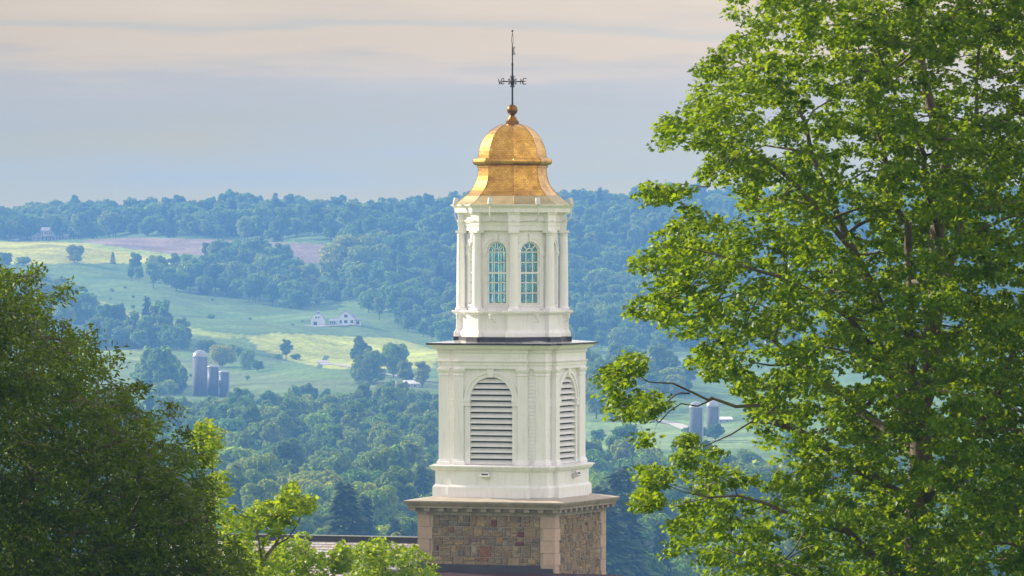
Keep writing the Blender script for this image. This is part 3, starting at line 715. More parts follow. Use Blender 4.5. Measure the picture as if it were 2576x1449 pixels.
# --- floodlights
def floodlight(deg, rad, z, kind, label, group):
    a = R(deg); base = MC @ Vector((math.sin(a) * rad * S, -math.cos(a) * rad * S, z))
    t = thing('floodlight', label, 'floodlight', base, R(deg - TH), group)     # local -y points outwards
    mb = MB(); h = MB()
    if kind == 'up':
        mb.tube([(0, .42, -.66), (0, .14, -.64), (0, .04, -.58), (0, 0, -.45), (0, 0, -.06)], .022, 6)
        Mt = Matrix.Rotation(R(-14), 4, 'X'); h.lathe([(.03, -.04), (.09, 0), (.10, .05), (.10, .12), (.115, .125), (.115, .15), (.10, .155), (.10, .28), (.09, .285), (.085, .25)], 14, M=Mt)
    elif kind == 'low':
        mb.tube([(.16, .18, -.25), (.13, .10, -.22), (.02, 0, -.12), (0, 0, -.02)], .018, 6); mb.tube([(.16, .18, -.25), (-.02, .2, -.25)], .014, 5)
        h.lathe([(.03, -.12), (.085, -.11), (.09, .03), (.10, .035), (.10, .07), (.085, .075), (.08, .1), (.075, .08)], 12)
    else:
        mb.tube([(.16, .3, -.14), (.16, .22, -.14), (.04, .05, -.10)], .035, 8)
        Mt = Matrix.Rotation(R(50), 4, 'X') @ Matrix.Rotation(R(180), 4, 'Z')
        P = [(-.2, .12), (.2, .12), (.2, .05), (.15, -.05), (.07, -.11), (-.07, -.11), (-.15, -.05), (-.2, .05)]
        h.loft([[(x * .6, y * .6, -.12) for x, y in P], [(x, y, .1) for x, y in P], [(x * 1.08, y * 1.08, .11) for x, y in P], [(x * 1.08, y * 1.08, .15) for x, y in P]], M=Mt)
    mb.build('bracket', M_FIXT, t); ho = h.build('housing', M_FIXT, t)
    if kind == 'big':
        g = MB(); g.box(-.15, .15, -.005, .075, .152, .16, Mt); g.build('lens', M_DARKIN, ho)
    return t
for deg, lb in ((-45, 'small white floodlight at the left end of the lantern cornice'), (0, 'small white floodlight on the cornice above the left lantern window'),
                (45, 'small white floodlight on the cornice above the right lantern window'), (90, 'small white floodlight at the right end of the lantern cornice')):
    floodlight(deg, 158, zl(515), 'up', lb, 'floodlights round the lantern cornice')
for deg, lb in ((-45, 'small white floodlight at the left end of the ledge below the columns'), (0, 'small white floodlight on the ledge below the left lantern window'),
                (45, 'small white floodlight on the ledge below the right lantern window'), (90, 'small white floodlight at the right end of the ledge below the columns')):
    floodlight(deg, 149, zl(795), 'low', lb, 'floodlights round the lantern ledge')
floodlight(-2, 168, zs(1198), 'big', 'large white floodlight below the wide louvred arch', 'floodlights on the belfry base')
floodlight(92, 168, zs(1198), 'big', 'large white floodlight below the narrow louvred arch', 'floodlights on the belfry base')

# ------------------------------------------------------------------ near trees
def frame_from(nrm, up=None):
    nrm = nrm / np.linalg.norm(nrm, axis=1, keepdims=True)
    return nrm
MAPLE = np.array([(0, -.45), (.12, -.30), (.42, -.34), (.27, -.10), (.58, .10), (.28, .14), (.22, .30), (0, .62), (-.22, .30), (-.28, .14), (-.58, .10), (-.27, -.10), (-.42, -.34), (-.12, -.30)])
LANCE = np.array([(0, -.5), (.17, -.15), (.15, .15), (0, .5), (-.15, .15), (-.17, -.15)])
MAPLE_S = np.array([(0, -.45), (.40, -.30), (.26, -.05), (.52, .15), (.2, .2), (0, .6), (-.2, .2), (-.52, .15), (-.26, -.05), (-.40, -.30)])
def leaves_mesh(name, P, axis_out, size, shape, mat_, rng, tilt=0.75, tint_lo=(0.7, 0.75, 0.6), tint_hi=(1.25, 1.15, 1.1), droop=0.35):
    """P (n,3) leaf positions, axis_out (n,3) outward unit direction"""
    n = len(P); m = len(shape)
    nrm = rng.normal(0, tilt, (n, 3)); nrm[:, 2] += 1.0; nrm += axis_out * 0.45
    nrm /= np.linalg.norm(nrm, axis=1, keepdims=True)
    tip = axis_out + rng.normal(0, 0.6, (n, 3)); tip[:, 2] -= droop
    tip -= nrm * np.sum(tip * nrm, 1, keepdims=True); tip /= np.maximum(np.linalg.norm(tip, axis=1, keepdims=True), 1e-6)
    side = np.cross(tip, nrm)
    sz = size * rng.uniform(0.65, 1.2, (n, 1, 1))
    sx = shape[:, 0][None, :, None]; sy = shape[:, 1][None, :, None]
    fold = np.abs(shape[:, 0])[None, :, None] * rng.uniform(-0.1, 0.35, (n, 1, 1)) - (shape[:, 1][None, :, None] ** 2) * rng.uniform(0, 0.5, (n, 1, 1))
    V = P[:, None, :] + sz * (sx * side[:, None, :] + sy * tip[:, None, :] + fold * nrm[:, None, :])
    cen = P[:, None, :] + 0 * V[:, :1]
    V = np.concatenate([cen, V], 1).reshape(-1, 3)
    base = (np.arange(n) * (m + 1))[:, None, None]
    k = np.arange(m); tri = np.stack([np.zeros(m, int), 1 + k, 1 + (k + 1) % m], -1)[None]
    loops = (base + tri).reshape(-1)
    t = rng.random((n, 1)) ** 1.5
    col = np.array(tint_lo) * (1 - t) + np.array(tint_hi) * t
    col = np.repeat(col, m + 1, 0)
    return fast_mesh(name, V, 3, loops, col, mat_)
def sample_poly(polys, n, rng):
    out = []
    for poly, share in polys:
        xs = [p[0] for p in poly]; ys = [p[1] for p in poly]; got = []
        need = int(n * share)
        while sum(len(g) for g in got) < need:
            q = np.stack([rng.uniform(min(xs), max(xs), 4000), rng.uniform(min(ys), max(ys), 4000)], 1)
            got.append(q[inpoly(q[:, 0], q[:, 1], poly)])
        out.append(np.concatenate(got)[:need])
    return np.concatenate(out)
def near_tree(name, label, cat, d, d0, base_x, base_row, polys, ncl, depth_fn, crad, nleaf, size, shape, lmat, limbs, seed, trunk_r, cull=None, flat=0.5, twig=1.0, holes=(), tilt=0.75, group=None):
    rng = np.random.default_rng(seed); K = d / d0; sc_ = d / F; crad *= K; size *= K
    base = at(base_x, base_row, d); base.z = EZ + float(ground(base.x, d)) - 0.3
    t = thing(name, label, cat, base, 0, group)
    q = sample_poly(polys, ncl, rng)
    keep = np.ones(len(q), bool)
    for (hx, hy, hr, pr) in holes: keep &= ~(((q[:, 0] - hx) ** 2 + (q[:, 1] - hy) ** 2 < hr * hr) & (rng.random(len(q)) < pr))
    q = q[keep]
    dep = depth_fn(q[:, 0], q[:, 1], rng) * K
    Pc = np.stack([(q[:, 0] - 1288) * sc_, d + dep, EZ + (EYE - q[:, 1]) * sc_], 1)       # cluster centres
    # limbs: hand drawn polylines (x,row,depth,radius)
    mb = MB(); nodes = []; nrad = []
    def W(p): return at(p[0], p[1], d) + Vector((0, p[2] * K, 0))
    for L_ in limbs:
        pts = [W(p) - base for p in L_]; rr = [p[3] * K for p in L_]; fine = []; fr = []
        for i in range(len(pts) - 1):
            k = max(2, int((pts[i + 1] - pts[i]).length / 0.5))
            for j in range(k):
                f = j / k; jit = Vector(rng.normal(0, 0.035, 3)); fine.append(pts[i].lerp(pts[i + 1], f) + jit); fr.append(rr[i] * (1 - f) + rr[i + 1] * f)
        fine.append(pts[-1]); fr.append(rr[-1])
        mb.tube(fine, fr, 8)
        nodes += [(p.x, p.y, p.z) for p in fine]; nrad += fr
    mb.build('trunk', M_BARK, t, True)
    nodes = np.array(nodes); nrad = np.array(nrad); Pl = Pc - np.array(base)
    # secondary branches: k-means-ish anchors, then twigs
    na = max(6, int(len(Pl) / 14)); anc = Pl[rng.choice(len(Pl), na, replace=False)]
    br = MB()
    trunk_xy = np.array([0, 0]); rings = []; near_anchor = np.argmin(((Pl[:, None, :] - anc[None]) ** 2).sum(-1), 1)
    for i in range(na):
        w = nodes.copy(); dv = anc[i] - w; dist = np.linalg.norm(dv, axis=1) + np.where(dv[:, 2] < -0.2, 0.8 * -dv[:, 2], 0) + np.where(nrad < .014 * K, 1.0 * K, 0)
        j = int(np.argmin(dist)); a = Vector(nodes[j]); b = Vector(anc[i]); L_ = (b - a).length
        if L_ > 3.6 * K or b.z < a.z - .9 * K: continue
        if nrad[j] < .035 * K and abs(b.z - a.z) > .5 * K and abs(b.z - a.z) > 1.3 * math.hypot(b.x - a.x, b.y - a.y) * (1 if abs(b.x - a.x) > .4 * K else .5): continue
        r0 = min(nrad[j] * .6, 0.02 + L_ * .012) * twig
        mid = a.lerp(b, .5) + Vector(rng.normal(0, .06 * L_, 3)) + Vector((0, 0, .05 * L_))
        br.tube([a, a.lerp(mid, .5) + Vector(rng.normal(0, .02 * L_, 3)), mid, mid.lerp(b, .5) + Vector(rng.normal(0, .03 * L_, 3)), b], [r0, r0 * .85, r0 * .65, r0 * .45, .008], 5)
    for i in range(len(Pl)):
        a = Vector(anc[near_anchor[i]]); b = Vector(Pl[i]); L_ = (b - a).length
        if 0.1 < L_ < .9 * K and abs(b.z - a.z) < .34 * K: br.tube([a, a.lerp(b, .5) + Vector(rng.normal(0, .05 * L_, 3)), b], [.011 * twig, .009 * twig, .005], 4)
    br.build('branches', M_BARK, t, True)
    # leaves
    ctr = Pl.mean(0); nl = rng.poisson(nleaf, len(Pl)); tot = int(nl.sum())
    off = rng.normal(0, 1, (tot, 3)); off /= np.maximum(1e-6, np.linalg.norm(off, axis=1, keepdims=True)); off *= (rng.random((tot, 1)) ** 0.5)
    rad = np.repeat(crad * rng.uniform(.7, 1.25, len(Pl)), nl)[:, None]
    o3 = off * rad * np.array([1, 1, flat])
    # sprays sag away from the branch
    o3[:, 2] -= 0.25 * (off[:, 0] ** 2 + off[:, 1] ** 2) * rad[:, 0]
    cc = np.repeat(Pl, nl, 0); hub = np.array([0, 0, 0]); out = cc - ctr; out[:, 2] *= .4; out /= np.maximum(1e-6, np.linalg.norm(out, axis=1, keepdims=True))
    me = leaves_mesh('crown', cc + o3, (out * .6 + off * .6), size, shape, lmat, rng, tilt=tilt)
    o = bpy.data.objects.new('crown', me); C.objects.link(o); o.parent = t
    return t

# big maple on the right
MAPLE_POLY = [(1850, -60), (1838, 0), (1852, 60), (1815, 125), (1775, 150), (1748, 195), (1790, 225), (1735, 262), (1668, 280), (1650, 345), (1680, 372), (1760, 372), (1790, 402), (1772, 436), (1800, 470), (1860, 470),
              (1880, 520), (1830, 560), (1790, 545), (1740, 520), (1700, 570), (1665, 590), (1650, 630), (1590, 655), (1600, 690), (1650, 710), (1640, 740), (1565, 745), (1562, 780), (1640, 810), (1690, 840), (1750, 850), (1735, 930), (1770, 945),
              (1850, 930), (1830, 1000), (1910, 1035), (1900, 1110), (1960, 1150), (1975, 1200), (1930, 1240), (1870, 1210), (1800, 1180), (1760, 1205), (1780, 1250), (1700, 1300), (1670, 1370), (1700, 1400), (1790, 1390), (1810, 1470), (1780, 1600), (1900, 1800),
              (2900, 1800), (3050, 1300), (3080, 600), (2900, 100), (2700, -350), (2300, -480), (2000, -300)]
BITS = [[(1505, 925), (1540, 905), (1575, 945), (1580, 1000), (1590, 1045), (1545, 1050), (1530, 1000)], [(1625, 470), (1680, 462), (1720, 480), (1660, 515), (1630, 505)], [(1615, 1190), (1680, 1190), (1640, 1210)], [(1612, 1245), (1650, 1250), (1640, 1270), (1615, 1265)],
        [(1570, 910), (1600, 895), (1605, 925), (1580, 935)], [(1690, 1130), (1720, 1060), (1760, 1060), (1770, 1100), (1830, 1130), (1820, 1190), (1730, 1190)], [(1600, 1010), (1660, 985), (1680, 1000), (1610, 1045)], [(1605, 1085), (1630, 1085), (1630, 1105), (1605, 1105)]]
def maple_depth(x, y, rng):
    rr = np.clip(1 - ((x - 2330) / 800.0) ** 2, 0.02, 1) ** .5 * 7.0
    s = rng.uniform(-1, 1, len(x)); s = np.sign(s) * np.abs(s) ** .6
    return s * rr
ML = [[(2330, 3000, 0, .34), (2325, 1700, 0, .30), (2315, 1380, 0, .27), (2310, 1050, .2, .24), (2340, 860, .2, .21), (2360, 600, 0, .17), (2375, 400, 0, .13), (2310, 60, .3, .09), (2290, -300, 0, .03)],
      [(2312, 1100, 0, .14), (2290, 900, -1, .13), (2285, 700, -1.2, .11), (2262, 570, -1, .085), (2228, 440, -1.2, .06), (2195, 300, -1.5, .04), (2150, 120, -1.5, .02)],
      [(2315, 1200, 0, .13), (2240, 820, 1, .11), (2134, 585, 1.5, .085), (2049, 375, 1.5, .055), (1990, 230, 1.2, .03), (1930, 90, 1, .015)],
      [(2300, 980, 0, .11), (2150, 640, -2, .08), (2004, 475, -2.5, .055), (1894, 390, -2.5, .035), (1829, 350, -2.5, .02), (1700, 320, -2.5, .01)],
      [(2315, 1290, 0, .14), (2100, 1150, -1.5, .09), (1975, 1060, -2, .06), (1909, 1024, -2, .045), (1789, 999, -2, .035), (1734, 986, -2, .028), (1629, 954, -2, .016), (1560, 925, -2, .008)],
      [(1734, 986, -2, .022), (1690, 990, -2, .016), (1640, 1015, -2, .012), (1590, 1035, -2, .007)], [(1789, 999, -2, .02), (1710, 1008, -2, .016), (1650, 1038, -2, .012), (1600, 1045, -2, .008), (1600, 1060, -2, .005), (1615, 1085, -2, .004)],
      [(1975, 1060, -2, .03), (1880, 1060, -2.2, .02), (1800, 1110, -2.2, .014), (1740, 1120, -2.2, .008)],
      [(2320, 1500, 0, .13), (2120, 1330, -2, .08), (1960, 1270, -2.5, .05), (1850, 1240, -2.5, .03), (1700, 1225, -2.5, .012), (1640, 1200, -2.5, .006)],
      [(2310, 1150, 0, .11), (2100, 980, 2, .08), (1960, 850, 2.5, .05), (1800, 790, 2.5, .03), (1650, 760, 2.5, .012), (1580, 760, 2.5, .006)],
      [(2310, 1050, 0, .1), (2120, 800, -3, .07), (1960, 690, -3.5, .045), (1800, 640, -3.5, .02), (1650, 620, -3.5, .008)],
      [(2345, 850, 0, .12), (2420, 600, 1, .09), (2460, 300, 1.5, .05), (2480, 0, 1.5, .02)], [(2320, 1250, 0, .12), (2480, 1000, -2, .08), (2600, 700, -2.5, .05), (2680, 400, -2.5, .02)], [(2320, 1500, 0, .12), (2560, 1300, 2, .08), (2750, 1050, 2, .04)],
      [(2360, 600, 0, .08), (2300, 380, -2, .055), (2180, 100, -2.5, .03), (2100, -120, -2.5, .015)], [(1829, 350, -2.5, .018), (1780, 470, -2.5, .014), (1720, 478, -2.5, .01), (1640, 490, -2.5, .005)],
      [(2318, 1600, 0, .1), (2100, 1480, -3, .06), (1950, 1400, -3.5, .035), (1780, 1350, -3.5, .015)]]
near_tree('maple_tree', 'tall sunlit maple with glowing yellow-green leaves right of the white tower', 'tree', 85, 150, 2330, 1700, [(MAPLE_POLY, .80), ([(2150, -250), (2950, -250), (2950, 1500), (2200, 1500)], .17)] + [(b, .0035) for b in BITS], 6300, maple_depth, 0.37, 44, 0.13, MAPLE, M_MAPLE, ML, 11, .3,
          holes=((1755, 1035, 75, .98), (1660, 1095, 70, .9), (1700, 940, 60, .7), (1860, 1130, 70, .6), (2480, 200, 100, .5), (2160, 430, 60, .8), (2020, 370, 45, .7), (2060, 260, 50, .6), (2350, 180, 60, .35), (2200, 620, 70, .6), (1960, 560, 40, .4), (2110, 560, 60, .6), (2060, 860, 50, .5), (1900, 930, 50, .6), (2180, 950, 50, .5)))

# dark tree on the left
LEFT_POLY = [(-420, 700), (-200, 560), (-80, 650), (-15, 695), (25, 705), (52, 745), (92, 762), (98, 805), (140, 815), (176, 868), (228, 920), (266, 976), (304, 1002), (336, 1048), (374, 1072), (400, 1128), (440, 1165), (470, 1192), (515, 1240), (515, 1290), (545, 1345), (610, 1405), (635, 1490), (640, 1800), (-500, 1800)]
LBITS = [[(122, 720), (135, 715), (135, 760), (118, 760)], [(395, 1030), (420, 1040), (418, 1065), (395, 1065)], [(325, 960), (350, 975), (345, 995), (325, 990)], [(205, 832), (225, 838), (218, 870), (200, 870)], [(50, 672), (70, 680), (66, 720), (45, 715)], [(262, 885), (282, 890), (280, 930), (262, 925)], [(440, 1095), (460, 1100), (462, 1140), (440, 1140)], [(480, 1140), (500, 1150), (505, 1180), (480, 1178)]]
def left_depth(x, y, rng):
    rr = np.clip(1 - ((x + 150) / 860.0) ** 2, 0.03, 1) ** .5 * 6.5
    s = rng.uniform(-1, 1, len(x)); s = np.sign(s) * np.abs(s) ** .5
    return s * rr
LL = [[(-100, 3200, 0, .32), (-90, 1800, 0, .28), (-60, 1300, 0, .2), (-50, 950, 0, .1), (-40, 700, 0, .03)], [(-80, 1700, 0, .16), (60, 1300, -1, .1), (90, 1000, -1, .05), (100, 800, -1, .015)], [(-80, 1800, 0, .16), (150, 1450, 1, .1), (230, 1150, 1, .05), (240, 930, 1, .012)],
      [(-80, 1900, 0, .15), (240, 1500, -2, .09), (360, 1250, -2, .04), (390, 1090, -2, .012)], [(-80, 2000, 0, .15), (280, 1650, 0, .1), (450, 1400, 0, .05), (520, 1240, 0, .012)], [(-80, 2100, 0, .13), (330, 1750, -2, .08), (540, 1500, -2, .03), (600, 1420, -2, .012)],
      [(-60, 1400, 0, .12), (-200, 1000, 1, .06), (-260, 750, 1, .02)]]
near_tree('dark_tree', 'dense dark green tree filling the lower left corner', 'tree', 90, 165, -100, 1700, [(LEFT_POLY, .985)] + [(b, .0016) for b in LBITS], 6500, left_depth, 0.38, 32, 0.17, LANCE, M_ASH, LL, 12, .3, flat=.7, tilt=.9)

# younger bright trees in front of the chapel
def blob_depth(cx, w, r):
    def f(x, y, rng): return rng.uniform(-1, 1, len(x)) * np.clip(1 - ((x - cx) / w) ** 2, .05, 1) ** .5 * r
    return f
near_tree('slender_tree', 'slim tree whose leafy top shoot rises beside the dark tree', 'tree', 118, 190, 560, 1700, [([(488, 1090), (508, 1062), (535, 1075), (552, 1105), (540, 1135), (505, 1130), (485, 1115)], .2), ([(520, 1130), (545, 1140), (530, 1180), (515, 1170)], .06),
          ([(520, 1190), (560, 1195), (570, 1240), (545, 1275), (565, 1300), (520, 1320), (500, 1250)], .2), ([(500, 1320), (600, 1290), (650, 1400), (650, 1800), (480, 1800)], .54)], 300, blob_depth(560, 120, 2.0), .27, 19, .13, MAPLE_S, M_YOUNG,
          [[(560, 2800, 0, .14), (560, 1700, 0, .1), (545, 1400, 0, .05), (530, 1200, 0, .028), (518, 1080, 0, .01)], [(545, 1400, 0, .03), (500, 1130, .3, .01)], [(530, 1250, 0, .02), (548, 1100, -.2, .008)]], 21, .1)
near_tree('broad_leaf_tree', 'bright green tree reaching up left of the slate roof', 'tree', 122, 200, 640, 1700, [([(715, 1240), (728, 1212), (748, 1235), (745, 1290), (715, 1300), (690, 1280)], .13), ([(750, 1280), (785, 1245), (785, 1275), (765, 1290)], .05), ([(640, 1270), (700, 1265), (740, 1310), (700, 1340), (650, 1320), (625, 1300)], .16),
          ([(560, 1310), (600, 1240), (630, 1280), (660, 1330), (670, 1400), (720, 1420), (720, 1800), (540, 1800)], .66)], 480, blob_depth(640, 160, 2.5), .30, 19, .15, MAPLE_S, M_YOUNG,
          [[(640, 2800, 0, .16), (640, 1700, 0, .12), (660, 1430, 0, .07), (700, 1370, 0, .05), (718, 1300, 0, .03), (728, 1225, 0, .01)], [(700, 1370, 0, .03), (745, 1310, -.3, .02), (780, 1265, -.3, .008)], [(660, 1430, 0, .04), (640, 1300, .3, .012)], [(650, 1500, 0, .04), (600, 1280, .5, .012)]], 22, .1)
near_tree('maple_sapling', 'bright yellow-green bushy tree in front of the slate roof', 'tree', 140, 225, 740, 1700, [([(650, 1400), (690, 1365), (735, 1345), (770, 1360), (800, 1375), (822, 1410), (830, 1460), (880, 1480), (880, 1800), (620, 1800)], .9), ([(845, 1385), (862, 1368), (876, 1390), (868, 1430), (845, 1425)], .1)], 760, blob_depth(740, 150, 2.6), .34, 24, .15, MAPLE_S, M_YOUNG,
          [[(740, 2600, 0, .14), (740, 1700, 0, .1), (745, 1500, 0, .06), (740, 1370, 0, .015)], [(745, 1500, 0, .03), (850, 1440, .3, .02), (860, 1385, .3, .008)]], 23, .1)
near_tree('maple_sapling', 'bright green bushy tree at the left foot of the stone tower', 'tree', 146, 232, 980, 1700, [([(880, 1420), (895, 1375), (930, 1365), (950, 1352), (975, 1362), (985, 1385), (1010, 1362), (1025, 1395), (1050, 1372), (1065, 1405), (1095, 1420), (1105, 1480), (1110, 1800), (850, 1800)], 1.0)], 820, blob_depth(985, 140, 2.6), .32, 25, .15, MAPLE_S, M_YOUNG,
          [[(980, 2600, 0, .14), (980, 1700, 0, .1), (975, 1500, 0, .06), (970, 1370, 0, .015)], [(975, 1500, 0, .03), (1050, 1385, .3, .01)], [(975, 1500, 0, .03), (905, 1385, .3, .01)]], 24, .1)

# ------------------------------------------------------------------ far trees
def tris_on_lobes(rng, lobes, n, size, zfloor, clumpy=0.16):
    """n small leaf clumps spread over and just inside a set of ellipsoid lobes (cx,cy,cz,rx,ry,rz)"""
    lob = np.array(lobes); area = (lob[:, 3] * lob[:, 5]) ; pk = rng.choice(len(lob), n, p=area / area.sum())
    u = rng.normal(0, 1, (n, 3)); u[:, 2] += .25; u /= np.linalg.norm(u, axis=1, keepdims=True)
    r = 1 - np.abs(rng.normal(0, clumpy, (n, 1))); l = lob[pk]
    P = l[:, :3] + u * r * l[:, 3:6]
    P[:, 2] = np.maximum(P[:, 2], zfloor + rng.uniform(0, .6, n))
    nr = u + rng.normal(0, .36, (n, 3)); nr[:, 2] += .2; nr /= np.linalg.norm(nr, axis=1, keepdims=True)
    a = np.cross(nr, rng.normal(0, 1, (n, 3))); a /= np.linalg.norm(a, axis=1, keepdims=True); b = np.cross(nr, a)
    s = size * rng.uniform(.6, 1.35, (n, 1))
    ang = np.array([0, 2.2, 3.9])[None] + rng.uniform(-.4, .4, (n, 3)); rr = s * rng.uniform(.7, 1.2, (n, 3))
    V = P[:, None] + (np.cos(ang) * rr)[..., None] * a[:, None] + (np.sin(ang) * rr)[..., None] * b[:, None]
    col = np.repeat(rng.uniform(.78, 1.22, (n, 1)) * np.array([1, 1, 1]) + rng.normal(0, .05, (n, 3)), 3, 0)
    return V.reshape(-1, 3), col
def proto(kind, seed, dens, fl=None):
    rng = np.random.default_rng(seed); lobes = []; zf = 0
    if kind == 'round': h, w, zc = 13, 5.2, 1.4
    elif kind == 'oval': h, w, zc = 16, 4.2, 1.8
    elif kind == 'wide': h, w, zc = 12, 6.5, 1.0
    elif kind == 'tall': h, w, zc = 18, 3.4, 1.4
    elif kind == 'bush': h, w, zc = 6, 4.2, 0.2
    elif kind == 'willow': h, w, zc = 14, 5.6, 0.8
    if kind == 'conifer':
        h = 17; P = []
        n = int(3400 * dens); t = rng.random(n) ** .7; z = h * (1 - t) * .97 + .6; rad = 0.25 + 4.0 * t * (0.72 + .28 * np.sin(z * 5.2)); a = rng.uniform(0, 6.283, n)
        rr = rad * np.sqrt(rng.uniform(.35, 1, n)) * (1 + .22 * np.sin(a * 3 + z * .8)); V0 = np.stack([rr * np.cos(a), rr * np.sin(a), z - .25 * rr + rng.normal(0, .12, n)], 1)
        d = np.stack([np.cos(a), np.sin(a), np.full(n, -.35)], 1); sd = np.stack([-np.sin(a), np.cos(a), rng.normal(0, .3, n)], 1); s = .55 / dens ** .5 * rng.uniform(.6, 1.3, (n, 1)) 
        V = np.stack([V0 - sd * s * .5, V0 + sd * s * .5, V0 + d * s * 1.3], 1).reshape(-1, 3); col = np.repeat(rng.uniform(.75, 1.25, (n, 1)) * np.ones((1, 3)), 3, 0); zc = 1
        lm = M_CONLEAF
    else:
        cz = (h + zc) / 2; hh = (h - zc) / 2
        nl = {'bush': 9, 'wide': 22, 'round': 20, 'oval': 20, 'tall': 18, 'willow': 20}[kind]
        lobes.append((0, 0, cz, w * .6, w * .6, hh * .75))
        for i in range(nl):
            ph = i * 2.4 + rng.uniform(-.4, .4); tz = rng.uniform(-.85, .95); rr = math.sqrt(max(0, 1 - tz * tz)) if kind != 'willow' else (1 - max(0, tz)) ** .5
            r = w * .72 * rr * rng.uniform(.75, 1.12); k = w * rng.uniform(.24, .42)
            lobes.append((r * math.cos(ph), r * math.sin(ph), cz + hh * .8 * tz, k, k * rng.uniform(.85, 1.15), k * rng.uniform(.6, .95) * (1.7 if kind in ('willow', 'tall') else 1)))
        size = .42 / dens ** .5
        V, col = tris_on_lobes(rng, lobes, int({'bush': 2000}.get(kind, 5200) * dens), size * (.8 if kind in ('bush',) else 1), zc * .7, .14)
        col *= rng.uniform(.9, 1.1)
        if kind == 'willow': col *= np.array([1.15, 1.1, 1.5])
        lm = fl or M_FARLEAF
    me = fast_mesh('crown', V, 3, np.arange(len(V)), np.clip(col, .3, 2), lm)
    mb = MB(); mb.tube([(0, 0, -1), (0.05, 0, zc * .6 + .5), (-.1, .1, zc + (h - zc) * .4), (0, 0, h * .85)], [.32, .25, .16, .03], 6)
    if kind not in ('conifer', 'bush'):
        for i in range(5):
            a = i * 1.3 + rng.uniform(0, .5); z0 = zc + (h - zc) * (.05 + .1 * i); mb.tube([(0, 0, z0), (w * .3 * math.cos(a), w * .3 * math.sin(a), z0 + h * .12), (w * .6 * math.cos(a), w * .6 * math.sin(a), z0 + h * .2)], [.12, .08, .03], 4)
    tm = bpy.data.meshes.new('trunk'); tm.from_pydata(mb.v, [], mb.f); tm.materials.append(M_TREEBARK)
    return me, tm, h
KINDS = ['round', 'round', 'oval', 'oval', 'wide', 'wide', 'tall', 'round', 'bush', 'willow', 'conifer', 'conifer']
NEARP = [proto(k, 100 + i, 1.0, M_VALLEAF) for i, k in enumerate(KINDS)]
FARP = [proto(k, 200 + i, 0.33) for i, k in enumerate(KINDS)]

KNAME = {'round': ('broadleaf_tree', 'round leafy'), 'oval': ('broadleaf_tree', 'oval leafy'), 'wide': ('broadleaf_tree', 'broad spreading'), 'tall': ('poplar_tree', 'tall narrow'), 'bush': ('shrub', 'low bushy'), 'willow': ('willow_tree', 'pale drooping'), 'conifer': ('conifer_tree', 'dark pointed conifer')}
def put_tree(kind_i, p, h, rz, label, group=None, wide=1.0, far=False):
    me, tm, hh = (FARP if far else NEARP)[kind_i]; s = h / hh
    nm = KNAME[KINDS[kind_i]][0]
    t = thing(nm, label, 'shrub' if nm == 'shrub' else 'tree', p, rz, group); t.scale = (s * wide, s * wide, s)
    for n, m in (('trunk', tm), ('crown', me)):
        o = bpy.data.objects.new(n, m); C.objects.link(o); o.parent = t
    return t
